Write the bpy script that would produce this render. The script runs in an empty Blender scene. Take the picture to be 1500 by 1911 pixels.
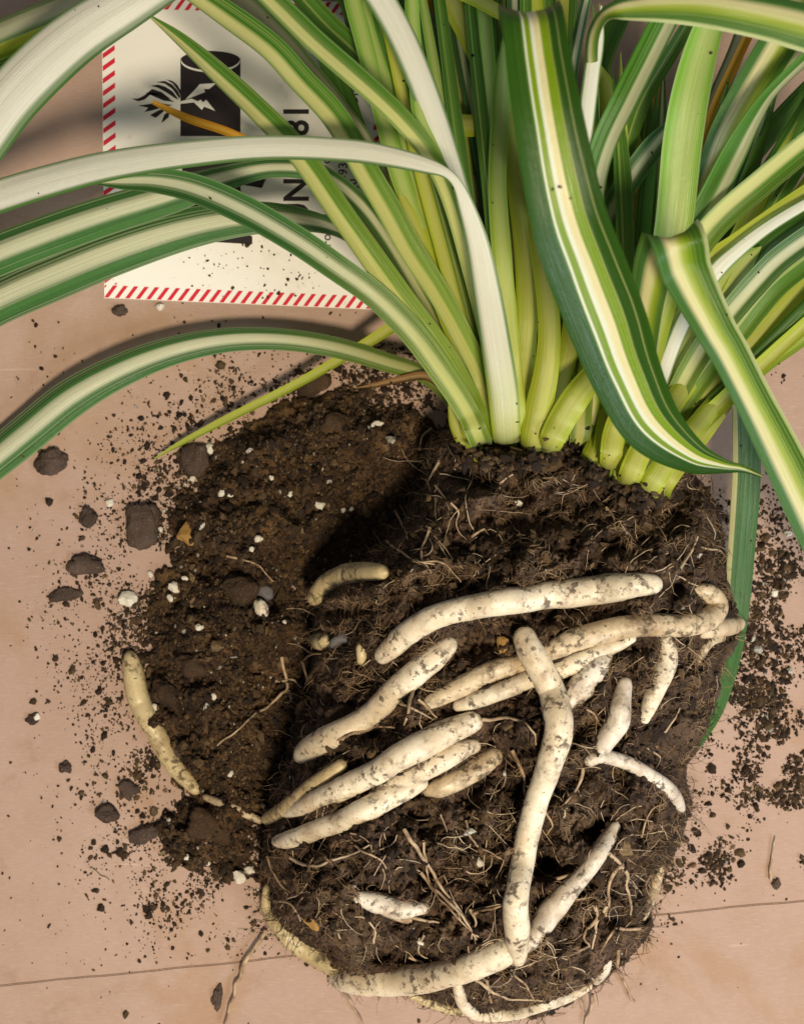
import bpy, bmesh, math, random
import numpy as np
from mathutils import Vector, noise as mnoise

random.seed(7)
rng = np.random.default_rng(11)
sc = bpy.context.scene
C = sc.collection

# ------------------------------------------------------------------ camera, light, exposure
W, H = 1500.0, 1911.0            # photograph pixels, used as the drawing units of the layout
S = 0.32 / W                     # metres on the cardboard for one drawing unit (the label is about 110 mm wide)
CAMH = 0.60

def P(px, py, z=0.0):
    """place at drawing position px,py and height z (metres)"""
    k = (CAMH - z) / CAMH * S
    return ((px - W / 2) * k, (H / 2 - py) * k, z)

def PA(px, py, z):
    k = (CAMH - z) / CAMH * S
    return np.stack([(px - W / 2) * k, (H / 2 - py) * k, z], -1)

cam_d = bpy.data.cameras.new('camera'); cam = bpy.data.objects.new('camera', cam_d); C.objects.link(cam)
cam.location = (0, 0, CAMH); cam.rotation_euler = (0, 0, 0)
cam_d.sensor_fit = 'VERTICAL'; cam_d.sensor_height = 24.0
cam_d.lens = 12.0 / ((H * S / 2) / CAMH)
cam_d.clip_start = 0.01; cam_d.clip_end = 20
cam_d.dof.use_dof = True; cam_d.dof.focus_distance = CAMH - 0.055; cam_d.dof.aperture_fstop = 9.0
sc.camera = cam

world = bpy.data.worlds.new('World'); sc.world = world; world.use_nodes = True
bg = world.node_tree.nodes['Background']
bg.inputs['Color'].default_value = (0.86, 0.90, 1.0, 1); bg.inputs['Strength'].default_value = 0.155

def area(name, loc, target, size, power, col):
    d = bpy.data.lights.new(name, 'AREA'); d.shape = 'DISK'; d.size = size; d.energy = power; d.color = col
    o = bpy.data.objects.new(name, d); C.objects.link(o); o.location = loc
    o.rotation_euler = (Vector(target) - Vector(loc)).to_track_quat('-Z', 'Y').to_euler()
    return o
area('room_lamp', (0.20, -0.50, 1.26), (0, 0, 0), 0.24, 19.5, (1.0, 0.85, 0.63))
area('window_light', (1.05, -0.70, 0.85), (0, 0, 0), 0.55, 13, (0.80, 0.89, 1.0))

sc.view_settings.view_transform = 'Standard'; sc.view_settings.look = 'None'
sc.view_settings.exposure = 0.0; sc.view_settings.gamma = 1.0
sc.render.engine = 'CYCLES'
sc.cycles.max_bounces = 6; sc.cycles.diffuse_bounces = 3; sc.cycles.transmission_bounces = 4

# ------------------------------------------------------------------ helpers: noise, mesh, materials
def _hash(ix, iy, seed):
    n = (ix.astype(np.int64) * 374761393 + iy.astype(np.int64) * 668265263 + seed * 974711) & 0x7fffffff
    n = ((n ^ (n >> 13)) * 1274126177) & 0x7fffffff
    n = n ^ (n >> 16)
    return (n & 0xffff) / 65535.0

def vnoise(x, y, seed=0):
    x = np.asarray(x, float); y = np.asarray(y, float)
    ix = np.floor(x); iy = np.floor(y); fx = x - ix; fy = y - iy
    fx = fx * fx * fx * (fx * (fx * 6 - 15) + 10); fy = fy * fy * fy * (fy * (fy * 6 - 15) + 10)
    a = _hash(ix, iy, seed); b = _hash(ix + 1, iy, seed); c = _hash(ix, iy + 1, seed); d = _hash(ix + 1, iy + 1, seed)
    return (a + (b - a) * fx) * (1 - fy) + (c + (d - c) * fx) * fy - 0.5

def fbm(x, y, wl, octaves=4, seed=0, gain=0.5):
    r = 0; a = 1.0
    c, s = math.cos(0.6), math.sin(0.6)
    for k in range(octaves):
        r = r + a * vnoise(x / wl, y / wl, seed + k * 17)
        x, y = x * c - y * s + 31.7, x * s + y * c + 11.3
        wl *= 0.5; a *= gain
    return r

def sstep(x, a, b):
    t = np.clip((x - a) / (b - a), 0, 1); return t * t * (3 - 2 * t)

def mesh_np(name, v, f, mat, smooth=True, uv=None, col=None):
    v = np.asarray(v, np.float32); f = np.asarray(f, np.int32)
    me = bpy.data.meshes.new(name)
    me.vertices.add(len(v)); me.vertices.foreach_set('co', v.ravel())
    k = f.shape[1]
    me.loops.add(f.size); me.loops.foreach_set('vertex_index', f.ravel())
    me.polygons.add(len(f)); me.polygons.foreach_set('loop_start', np.arange(0, f.size, k, dtype=np.int32))
    try: me.polygons.foreach_set('loop_total', np.full(len(f), k, np.int32))
    except Exception: pass
    me.polygons.foreach_set('use_smooth', np.full(len(f), smooth, bool))
    if uv is not None:
        l = me.uv_layers.new(name='UVMap'); l.data.foreach_set('uv', np.asarray(uv, np.float32)[f.ravel()].ravel())
    if col is not None:
        a = me.color_attributes.new('tint', 'FLOAT_COLOR', 'POINT'); a.data.foreach_set('color', np.asarray(col, np.float32).ravel())
    me.update(calc_edges=True); me.validate()
    if mat: me.materials.append(mat)
    return me

def link(name, me, parent=None, label=None, cat=None, group=None, kind=None):
    o = bpy.data.objects.new(name, me); C.objects.link(o)
    if parent is not None: o.parent = parent
    if label: o['label'] = label
    if cat: o['category'] = cat
    if group: o['group'] = group
    if kind: o['kind'] = kind
    return o

class NT:
    def __init__(s, name):
        s.m = bpy.data.materials.new(name); s.m.use_nodes = True; s.t = s.m.node_tree
        s.n = s.t.nodes; s.b = s.n['Principled BSDF']; s.out = s.n['Material Output']
    def add(s, t, **kw):
        n = s.n.new(t)
        for k, v in kw.items(): setattr(n, k, v)
        return n
    def l(s, a, b): s.t.links.new(a, b)
    def put(s, sock, v):
        if isinstance(v, bpy.types.NodeSocket): s.l(v, sock)
        else: sock.default_value = v
    def math(s, op, a, b=0.0, c=0.0):
        n = s.add('ShaderNodeMath', operation=op)
        s.put(n.inputs[0], a); s.put(n.inputs[1], b)
        if op in ('MULTIPLY_ADD', 'SMOOTH_MIN', 'SMOOTH_MAX', 'WRAP', 'COMPARE'): s.put(n.inputs[2], c)
        return n.outputs[0]
    def mr(s, v, a, b, c=0.0, d=1.0, smooth=True):
        n = s.add('ShaderNodeMapRange'); n.interpolation_type = 'SMOOTHSTEP' if smooth else 'LINEAR'
        s.put(n.inputs['Value'], v); n.inputs['From Min'].default_value = a; n.inputs['From Max'].default_value = b
        n.inputs['To Min'].default_value = c; n.inputs['To Max'].default_value = d
        return n.outputs['Result']
    def mix(s, f, a, b, blend='MIX'):
        n = s.add('ShaderNodeMix', data_type='RGBA', blend_type=blend)
        s.put(n.inputs[0], f)
        s.put(n.inputs[6], a if isinstance(a, bpy.types.NodeSocket) else (*a, 1)[:4])
        s.put(n.inputs[7], b if isinstance(b, bpy.types.NodeSocket) else (*b, 1)[:4])
        return n.outputs[2]
    def noise(s, vec, scale, detail=4, rough=0.55, dist=0.0):
        n = s.add('ShaderNodeTexNoise'); s.l(vec, n.inputs['Vector'])
        n.inputs['Scale'].default_value = scale; n.inputs['Detail'].default_value = detail
        n.inputs['Roughness'].default_value = rough; n.inputs['Distortion'].default_value = dist
        return n.outputs['Fac']
    def mapping(s, vec, sc_=(1, 1, 1), loc=(0, 0, 0), rot=(0, 0, 0)):
        n = s.add('ShaderNodeMapping'); s.l(vec, n.inputs[0])
        n.inputs['Location'].default_value = loc; n.inputs['Rotation'].default_value = rot; n.inputs['Scale'].default_value = sc_
        return n.outputs[0]
    def obj(s): return s.add('ShaderNodeTexCoord').outputs['Object']
    def pos(s): return s.add('ShaderNodeNewGeometry').outputs['Position']
    def bump(s, h, strength, dist):
        n = s.add('ShaderNodeBump'); s.l(h, n.inputs['Height']); n.inputs['Strength'].default_value = strength; n.inputs['Distance'].default_value = dist
        s.l(n.outputs[0], s.b.inputs['Normal']); return n.outputs[0]
    def base(s, c): s.put(s.b.inputs['Base Color'], c if isinstance(c, bpy.types.NodeSocket) else (*c, 1)[:4])
    def rough(s, r): s.put(s.b.inputs['Roughness'], r)
    def spec(s, v): s.b.inputs['Specular IOR Level'].default_value = v

def flat_mat(name, col, rough=0.6):
    m = NT(name); m.base(col); m.rough(rough); m.spec(0.3)
    n = m.noise(m.pos(), 900, 3); m.bump(n, 0.15, 0.0002)
    return m.m

def cardboard_mat():
    m = NT('cardboard'); p = m.pos()
    big = m.noise(p, 6, 4); fibre = m.noise(m.mapping(p, (260, 1500, 300)), 1, 4, 0.7)
    mott = m.noise(p, 60, 5, 0.65); speck = m.noise(p, 900, 2, 0.6)
    c = m.mix(m.mr(big, .3, .7), (0.385, 0.262, 0.205), (0.435, 0.305, 0.246))
    c = m.mix(m.mr(mott, .35, .75, 0, .35), c, (0.330, 0.210, 0.145))
    c = m.mix(m.mr(fibre, .45, .8, 0, .30), c, (0.62, 0.46, 0.36))
    c = m.mix(m.mr(speck, .66, .76, 0, .45), c, (0.26, 0.16, 0.10))
    st1 = m.noise(p, 14, 6, .68, .6); c = m.mix(m.mr(st1, .50, .66, 0, .38), c, (0.33, 0.185, 0.085))
    st2 = m.noise(p, 34, 5, .7, .3); c = m.mix(m.mr(st2, .57, .70, 0, .30), c, (0.24, 0.15, 0.09))
    scr = m.noise(m.mapping(p, (30, 420, 1), (3, 1, 0), (0, 0, .5)), 1, 2, .5); c = m.mix(m.mr(scr, .70, .76, 0, .30), c, (0.66, 0.50, 0.40))
    m.base(c); m.rough(0.72); m.spec(0.25)
    h = m.math('ADD', m.math('MULTIPLY', fibre, .4), m.math('MULTIPLY', m.noise(p, 30, 3), .9))
    m.bump(h, 0.35, 0.0008); return m.m

def soil_mat(name, dark, light, tint=True, red=(0.075, 0.034, 0.016)):
    m = NT(name); p = m.pos()
    a = m.noise(p, 45, 6, .62); b = m.noise(p, 260, 5, .65); d = m.noise(p, 1100, 3, .6)
    c = m.mix(m.mr(a, .32, .68), dark, light)
    c = m.mix(m.mr(b, .48, .72, 0, .75), c, red)
    c = m.mix(m.mr(d, .58, .75, 0, .6), c, tuple(min(1, x * 2.6) for x in light))
    c = m.mix(m.mr(d, .42, .28, 0, .7), c, tuple(x * .45 for x in dark))
    if tint:
        v = m.add('ShaderNodeVertexColor', layer_name='tint')
        c = m.mix(1.0, c, v.outputs['Color'], 'MULTIPLY')
    m.base(c); m.rough(0.85); m.spec(0.22)
    m.bump(m.math('ADD', b, m.math('MULTIPLY', d, .6)), 0.8, 0.0012); return m.m

def crumb_mat():
    m = NT('soil_crumbs'); v = m.add('ShaderNodeVertexColor', layer_name='tint')
    d = m.noise(m.pos(), 900, 3); c = m.mix(m.mr(d, .3, .7, 0, .5), v.outputs['Color'], (0.02, 0.012, 0.007))
    m.base(c); m.rough(0.82); m.spec(0.25); m.bump(d, .5, .0006); return m.m

def root_mat(name, clean, stain, dirt_amt):
    m = NT(name); p = m.pos()
    a = m.noise(p, 55, 5, .6); b = m.noise(p, 330, 4, .6); e = m.noise(p, 900, 3, .6)
    c = m.mix(m.mr(a, .35, .7), clean, stain)
    c = m.mix(m.mr(e, .5, .7, 0, .25), c, tuple(x * .6 for x in stain))
    big = m.noise(p, 70, 5, .6)
    dm = m.math('MULTIPLY', m.mr(b, .51 - dirt_amt, .63 - dirt_amt * .6), m.mr(big, .41, .57))
    sm = m.mr(m.noise(p, 100, 6, .68), .46 - dirt_amt, .70, 0, .50)
    c = m.mix(sm, c, (0.30, 0.19, 0.095))
    sm2 = m.mr(m.noise(m.mapping(p, (1, 1, 1), (5, 2, 1)), 42, 6, .72), .54 - dirt_amt, .68, 0, .62); c = m.mix(sm2, c, (0.17, 0.105, 0.052))
    dm = m.math('MAXIMUM', dm, m.mr(m.noise(p, 620, 2, .5), .675, .72, 0, .85))
    c = m.mix(m.math('MULTIPLY', dm, .85), c, (0.062, 0.038, 0.021))
    m.base(c); m.rough(m.mr(dm, 0, 1, .40, .9)); m.spec(.42)
    m.b.inputs['Subsurface Weight'].default_value = .25; m.b.inputs['Subsurface Radius'].default_value = (.004, .003, .002)
    m.b.inputs['Subsurface Scale'].default_value = .3
    m.bump(m.math('ADD', m.math('MULTIPLY', b, .5), m.math('MULTIPLY', dm, .7)), .42, .0010); return m.m

def rootlet_mat():
    m = NT('fine_root'); oi = m.add('ShaderNodeObjectInfo')
    n = m.noise(m.pos(), 240, 4)
    c = m.mix(m.mr(n, .35, .68), (0.46, 0.33, 0.20), (0.17, 0.10, 0.055))
    c = m.mix(m.math('MULTIPLY', oi.outputs['Random'], .5), c, (0.58, 0.47, 0.33))
    m.base(c); m.rough(.7); m.spec(.3); m.bump(n, .3, .0004); return m.m

_leaf_cache = {}
STY = {
    #        stripe half width, offset, softness, green, cream, extra lines, margin line, lime reach (m)
    'W':  (0.80, 0.05, 0.16, (0.045, 0.110, 0.020), (0.88, 0.87, 0.77), .15, 0.0, 0.075),
    'C':  (0.36, 0.00, 0.16, (0.026, 0.088, 0.016), (0.70, 0.71, 0.50), .40, 0.25, 0.13),
    'CL': (0.44, -.40, 0.17, (0.036, 0.118, 0.006), (0.66, 0.66, 0.27), .40, 0.2, 0.17),
    'CR': (0.36, 0.50, 0.13, (0.036, 0.118, 0.007), (0.62, 0.65, 0.42), .30, 0.0, 0.12),
    'P':  (0.55, 0.10, 0.40, (0.115, 0.250, 0.022), (0.44, 0.56, 0.17), .55, 0.4, 0.15),
    'G':  (0.12, -.25, 0.06, (0.040, 0.115, 0.009), (0.30, 0.40, 0.10), .60, 0.2, 0.13),
    'D':  (0.00, 0.00, 0.05, (0.030, 0.092, 0.008), (0.24, 0.33, 0.08), .35, 0.0, 0.09),
    'L':  (0.45, 0.15, 0.40, (0.150, 0.250, 0.006), (0.42, 0.48, 0.035), .35, 0.15, 0.30),
    'Y':  (0.60, 0.10, 0.40, (0.250, 0.310, 0.010), (0.62, 0.60, 0.15), .30, 0.0, 0.32),
    'K':  (0.16, 0.80, 0.06, (0.020, 0.078, 0.006), (0.52, 0.50, 0.24), .10, 0.0, 0.03),
    'O':  (0.50, 0.00, 0.30, (0.400, 0.190, 0.012), (0.60, 0.34, 0.03), .40, 0.0, 0.0),
    'X':  (0.50, 0.00, 0.40, (0.200, 0.100, 0.035), (0.50, 0.33, 0.16), .70, 0.0, 0.0),
    'S':  (0.62, -.10, 0.20, (0.055, 0.100, 0.026), (0.38, 0.38, 0.25), .50, 0.1, 0.08),
    'B':  (0.17, 0.07, 0.035, (0.020, 0.075, 0.006), (0.72, 0.70, 0.40), 0.0, 0.0, 0.05),
    'R':  (0.26, -.06, 0.20, (0.045, 0.130, 0.012), (0.66, 0.68, 0.28), .15, 0.0, 0.06),
}
_dk, _md, _lm, _cr, _wh = (.024, .085, .003), (.065, .170, .006), (.185, .300, .004), (.76, .70, .38), (.76, .79, .62)
RAMPS = {
    'B': [(0, _dk), (.27, _dk), (.31, _md), (.325, _wh), (.345, _wh), (.36, _lm), (.44, _lm), (.455, _wh), (.50, _wh), (.52, _cr), (.60, _cr), (.615, _lm), (.73, _lm), (.745, (.35, .40, .1)), (.755, _dk), (.86, _dk), (.872, (.38, .42, .15)), (.884, _dk), (1, _dk)],
    'R': [(0, (.05, .15, .02)), (.20, (.055, .17, .03)), (.33, _cr), (.46, (.68, .68, .32)), (.56, (.36, .44, .05)), (.68, _lm), (.78, _md), (.91, (.05, .15, .008)), (.945, (.42, .50, .20)), (1, (.5, .56, .28))],
}
def leaf_mat(sty, seed):
    key = (sty, seed)
    if key in _leaf_cache: return _leaf_cache[key]
    sw, off, soft, green, cream, lines, margin, lime = STY[sty]
    m = NT('leaf_' + sty.lower() + str(seed))
    uv = m.add('ShaderNodeUVMap', uv_map='UVMap').outputs[0]
    sx = m.add('ShaderNodeSeparateXYZ'); m.l(uv, sx.inputs[0]); u, v = sx.outputs[0], sx.outputs[1]
    s_ = m.math('MULTIPLY_ADD', u, 2.0, -1.0)
    stre = m.noise(m.mapping(uv, (9, 4, 1), (seed * 3.7, seed * 1.3, 0)), 1, 3, .5)
    fine = m.noise(m.mapping(uv, (46, 7, 1), (seed * 5.1, 0, 0)), 1, 3, .6)
    line = m.noise(m.mapping(uv, (17, 1.2, 1), (seed * 2.3, 4.0, 0)), 1, 2, .5)
    blot = m.noise(m.mapping(uv, (6, 55, 1), (0, seed, 0)), 1, 4, .6)
    d = m.math('ABSOLUTE', m.math('SUBTRACT', s_, off))
    d = m.math('ADD', d, m.math('MULTIPLY', m.math('SUBTRACT', stre, .5), .38))
    d = m.math('ADD', d, m.math('MULTIPLY', m.math('SUBTRACT', fine, .5), .10))
    wm = m.mr(d, sw - soft, sw + soft, 1, 0)
    ln = m.mr(line, .60, .66, 0, lines * .75)
    ln2 = m.mr(line, .40, .34, 0, lines * .45)
    g2 = tuple(min(1, x * 2.1 + .012) for x in green)
    gcol = m.mix(m.mr(stre, .3, .7), green, g2)
    gcol = m.mix(m.mr(fine, .45, .75, 0, .5), gcol, tuple(min(1, x * 3.0) for x in green))
    ccol = m.mix(m.mr(fine, .40, .70, 0, .55), cream, (cream[0] * .70, cream[1] * .78, cream[2] * .62))
    c = m.mix(wm, gcol, ccol)
    if sty in RAMPS:
        cr = m.add('ShaderNodeValToRGB'); el = cr.color_ramp.elements; rs = RAMPS[sty]
        el[0].position = rs[0][0]; el[0].color = (*rs[0][1], 1); el[1].position = rs[-1][0]; el[1].color = (*rs[-1][1], 1)
        for ps, cc in rs[1:-1]: e_ = el.new(ps); e_.color = (*cc, 1)
        uw = m.math('ADD', u, m.math('MULTIPLY', m.math('SUBTRACT', m.noise(m.mapping(uv, (1.2, 14, 1), (seed, 2, 0)), 1, 2), .5), .10))
        m.l(m.math('ADD', uw, m.math('MULTIPLY', m.math('SUBTRACT', fine, .5), .018)), cr.inputs[0])
        c = m.mix(m.mr(fine, .45, .8, 0, .3), cr.outputs[0], m.mix(.5, cr.outputs[0], (.2, .3, .05)))
    c = m.mix(m.math('MULTIPLY', ln, m.math('SUBTRACT', 1.0, wm)), c, cream)
    c = m.mix(m.math('MULTIPLY', ln2, wm), c, g2)
    if margin:
        mm = m.mr(m.math('ABSOLUTE', s_), .90, .96, 0, margin)
        c = m.mix(mm, c, (0.55, 0.62, 0.38))
    if lime:
        lm = m.mr(m.math('ADD', v, m.math('MULTIPLY', stre, .02)), lime * .35, lime * 1.15, .9, 0)
        lcol = m.mix(m.mr(fine, .3, .7), (0.33, 0.42, 0.008), (0.56, 0.61, 0.06))
        lcol = m.mix(m.math('MULTIPLY', wm, .5), lcol, (0.56, 0.54, 0.20))
        if sty in ('CL', 'CR', 'C', 'D', 'G', 'S'): lm = m.math('MULTIPLY', lm, m.mr(wm, 0, 1, .42, 1.0))
        c = m.mix(lm, c, lcol)
        bm = m.mr(v, .012, .030, .65, 0)
        c = m.mix(bm, c, (0.46, 0.54, 0.26))
    c = m.mix(m.mr(blot, .70, .80, 0, .35), c, (0.26, 0.22, 0.08))
    m.base(c); m.rough(m.mr(fine, .3, .8, .28, .44)); m.spec(.45)
    h = m.math('ADD', m.math('MULTIPLY', fine, .8), m.math('MULTIPLY', m.noise(m.pos(), 420, 3), .35))
    nrm = m.bump(h, .42, .0010)
    tr = m.add('ShaderNodeBsdfTranslucent'); m.l(c, tr.inputs[0]); m.l(nrm, tr.inputs['Normal'])
    mx = m.add('ShaderNodeMixShader'); mx.inputs[0].default_value = .32
    m.l(m.b.outputs[0], mx.inputs[1]); m.l(tr.outputs[0], mx.inputs[2]); m.l(mx.outputs[0], m.out.inputs[0])
    _leaf_cache[key] = m.m
    return m.m

M_card = cardboard_mat()
M_soil = soil_mat('potting_soil', (0.028, 0.015, 0.007), (0.116, 0.066, 0.028))
M_ball = soil_mat('root_ball_soil', (0.026, 0.016, 0.012), (0.125, 0.080, 0.050))
M_clod = soil_mat('clod', (0.046, 0.030, 0.023), (0.098, 0.068, 0.052), False, (0.07, 0.043, 0.029))
M_clodb = soil_mat('brown_clod', (0.030, 0.018, 0.010), (0.075, 0.046, 0.025), False)
M_crumb = crumb_mat()
M_root = root_mat('tuber_root', (0.80, 0.72, 0.56), (0.68, 0.56, 0.39), .0)
M_rootd = root_mat('tuber_root_dirty', (0.68, 0.56, 0.38), (0.54, 0.41, 0.25), .04)
M_rootw = root_mat('tuber_root_white', (0.75, 0.69, 0.58), (0.60, 0.51, 0.40), .01)
M_rooty = root_mat('tuber_root_yellow', (0.62, 0.51, 0.29), (0.50, 0.39, 0.20), .01)
M_fine = rootlet_mat()
M_perl = flat_mat('perlite', (0.64, 0.60, 0.50), .8)
M_bark = flat_mat('bark', (0.30, 0.17, 0.045), .7)
M_grey = flat_mat('pebble', (0.12, 0.11, 0.115), .6)
def paper_mat():
    m = NT('label_paper'); p = m.pos(); a = m.noise(p, 25, 6, .7); b = m.noise(p, 160, 4, .7)
    c = m.mix(m.mr(a, .50, .72, 0, .40), (0.86, 0.84, 0.78), (0.72, 0.64, 0.52)); c = m.mix(m.mr(b, .60, .72, 0, .35), c, (0.50, 0.42, 0.32))
    m.base(c); m.rough(.40); m.spec(.4); m.bump(m.math('ADD', m.noise(p, 16, 3), m.math('MULTIPLY', b, .12)), .5, .003); return m.m
M_paper = paper_mat()
M_red = flat_mat('label_red_ink', (0.62, 0.020, 0.045), .45)
M_black = flat_mat('label_black_ink', (0.022, 0.016, 0.018), .5)

# ------------------------------------------------------------------ the cardboard underneath
def slab(name, corners, z0, z1, mat, parent=None, kind=None):
    n = len(corners); v = [(*P(x, y)[:2], z1) for x, y in corners] + [(*P(x, y)[:2], z0) for x, y in corners]
    bm = bmesh.new(); bv = [bm.verts.new(q) for q in v]
    bm.faces.new(bv[:n]); bm.faces.new(bv[n:][::-1])
    for i in range(n): bm.faces.new((bv[i], bv[n + i], bv[n + (i + 1) % n], bv[(i + 1) % n]))
    bmesh.ops.recalc_face_normals(bm, faces=bm.faces)
    bmesh.ops.bevel(bm, geom=[e for e in bm.edges], offset=.0004, segments=2, affect='EDGES')
    me = bpy.data.meshes.new(name); bm.to_mesh(me); bm.free(); me.materials.append(mat)
    return link(name, me, parent, kind=kind)
# main panel, and the flap that butts against it along the seam near the bottom
seam = [(-900, 1922)] + [(x_, 1838 - .105 * x_ + 3 * math.sin(x_ * .004) + .7 * math.sin(x_ * .03 + 1) + random.uniform(-.4, .4)) for x_ in range(-40, 1560, 26)] + [(2400, 1575)]
ground = slab('cardboard_ground', [(-900, -900), (2400, -900)] + [(x, y - .2) for x, y in seam[::-1]], -.006, 0.0, M_card, kind='structure')
flap = slab('cardboard_flap', [(x, y + .2) for x, y in seam] + [(2400, 2800), (-900, 2800)], -.006, 0.00035, M_card, ground)
slab('cardboard_lining', [(-900, -900), (2400, -900), (2400, 2800), (-900, 2800)], -.012, -.0065, M_card, ground)

# ------------------------------------------------------------------ height field of the heap and the root ball
STEP = 2.0
GX = np.arange(-60, 1562, STEP); GY = np.arange(560, 2000, STEP)
XX, YY = np.meshgrid(GX, GY)

def sdf(poly, x, y):
    """distance inside (+) / outside (-) a polygon"""
    poly = np.array(poly, float); d = np.full(x.shape, 1e9); ins = np.zeros(x.shape, bool)
    for i in range(len(poly)):
        a, b = poly[i], poly[(i + 1) % len(poly)]
        e = b - a; wx, wy = x - a[0], y - a[1]
        t = np.clip((wx * e[0] + wy * e[1]) / (e @ e), 0, 1)
        d = np.minimum(d, (wx - e[0] * t) ** 2 + (wy - e[1] * t) ** 2)
        c = ((a[1] <= y) & (y < b[1])) | ((b[1] <= y) & (y < a[1]))
        with np.errstate(divide='ignore', invalid='ignore'):
            xi = a[0] + (y - a[1]) / (b[1] - a[1] + 1e-12) * e[0]
        ins ^= c & (x < xi)
    d = np.sqrt(d); return np.where(ins, d, -d)

HEAP = [(650, 725), (720, 742), (800, 770), (755, 845), (665, 932), (595, 1010), (585, 1090), (585, 1250), (540, 1400), (500, 1500), (505, 1640),
        (440, 1645), (340, 1600), (300, 1540), (335, 1480), (290, 1400), (262, 1290), (250, 1210), (262, 1150), (320, 1060), (292, 960), (350, 880), (430, 822), (540, 770)]
BALL = [(800, 815), (870, 782), (1000, 775), (1120, 775), (1215, 815), (1275, 850), (1312, 896), (1346, 965), (1362, 1080), (1388, 1150), (1362, 1240),
        (1318, 1350), (1280, 1430), (1288, 1500), (1262, 1575), (1222, 1640), (1212, 1720), (1168, 1790), (1100, 1850), (1030, 1890), (900, 1902), (850, 1885),
        (760, 1850), (650, 1835), (590, 1780), (515, 1730), (495, 1640), (488, 1560), (500, 1500), (540, 1420), (572, 1300), (592, 1200), (590, 1110), (668, 1060), (735, 985), (790, 895)]

jx = fbm(XX, YY, 70, 5, 3, .62) * 52; jy = fbm(XX, YY, 70, 5, 9, .62) * 52
jx2 = fbm(XX, YY, 50, 3, 5) * 16; jy2 = fbm(XX, YY, 50, 3, 19) * 16
dh = sdf(HEAP, XX + jx, YY + jy)
heap = .0215 * sstep(dh, -20, 175) + .0022 * sstep(dh, -30, 25)
heap = heap - .0022 * sstep(fbm(XX, YY, 30, 4, 23, .6), -.05, .3) * (1 - sstep(dh, 10, 70)) * (dh > -30)
heap = heap + (fbm(XX, YY, 90, 3, 21) * .010 + fbm(XX, YY, 26, 4, 33) * .0058) * sstep(dh, -25, 60)
pass
heap = np.where(dh > -30, heap - .0012 * sstep(-dh, -10, 30) * 3, -.002)

db = sdf(BALL, XX + jx2, YY + jy2)
prof = np.clip(db / (130 + 110 * sstep(YY, 950, 1250)), 0, 1)
ball = .010 + .060 * np.sqrt(1 - (1 - prof) ** 2.2)
# the upper end, at the leaf bases, sits lower than the belly of the ball
ball = ball * (1 - .14 * sstep(-(YY), -1090, -900))
rough_n = fbm(XX, YY, 120, 3, 41) * .014 + fbm(XX, YY, 46, 4, 57, .6) * .0125
ridge = -np.abs(fbm(XX, YY, 60, 3, 77)) * .010 + .002
fine_n = fbm(XX, YY, 14, 3, 91, .6) * .0042
ball = ball + (rough_n + ridge + fine_n) * sstep(db, 0, 60)
def pit(x, y, rx, ry, depth, ang=0):
    c, s = math.cos(math.radians(ang)), math.sin(math.radians(ang))
    dx, dy = XX - x, YY - y
    q = ((dx * c + dy * s) / rx) ** 2 + ((-dx * s + dy * c) / ry) ** 2
    q = q * (1 + .8 * fbm(XX, YY, 30, 2, 5))
    return depth * np.exp(-q)
for a in [(690, 960, 60, 40, .012, -40), (1020, 1610, 40, 26, .022, 0), (1110, 1550, 40, 20, .016, 0), (1190, 1640, 22, 40, .020, 10),
          (770, 1520, 40, 24, .012, 20), (880, 1640, 60, 30, .010, 0), (1230, 1420, 40, 22, .014, 20), (640, 1140, 40, 24, .016, -20), (760, 1790, 80, 18, .014, 10),
          (1080, 940, 90, 30, .006, 0), (900, 905, 50, 16, .010, 10), (1180, 1100, 120, 10, .008, -4), (700, 1660, 40, 22, .010, 0), (1000, 1690, 24, 40, .012, 0),
          (760, 1290, 80, 12, .008, -38), (720, 1495, 130, 12, .009, -22), (850, 880, 40, 20, .010, 0)]:
    ball = ball - pit(*a)
ball = np.maximum(ball, .004)
ball = np.where(db > 0, ball, -.01)

def blur(a, k):
    for ax in (0, 1):
        c = np.cumsum(np.concatenate([np.repeat(np.take(a, [0], ax), k + 1, ax), a, np.repeat(np.take(a, [-1], ax), k, ax)], ax), ax)
        n = a.shape[ax]
        a = (np.take(c, np.arange(2 * k + 1, 2 * k + 1 + n), ax) - np.take(c, np.arange(0, n), ax)) / (2 * k + 1)
    return a
def spline(pts, n):
    p = np.array(pts, float)
    d = np.sqrt((np.diff(p[:, :2], axis=0) ** 2).sum(1) + (np.diff(p[:, 2]) ** 2) * 0.0 + 4.0)
    t = np.concatenate([[0], np.cumsum(d)])
    m = np.zeros_like(p)
    m[1:-1] = (p[2:] - p[:-2]) / (t[2:] - t[:-2])[:, None]
    m[0] = (p[1] - p[0]) / d[0]; m[-1] = (p[-1] - p[-2]) / d[-1]
    s = np.linspace(0, t[-1], n); k = np.clip(np.searchsorted(t, s, side='right') - 1, 0, len(p) - 2)
    h = d[k]; u = (s - t[k]) / h; u = u[:, None]; h = h[:, None]
    h00 = 2 * u**3 - 3 * u**2 + 1; h10 = u**3 - 2 * u**2 + u; h01 = -2 * u**3 + 3 * u**2; h11 = u**3 - u**2
    return h00 * p[k] + h10 * h * m[k] + h01 * p[k + 1] + h11 * h * m[k + 1]

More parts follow.
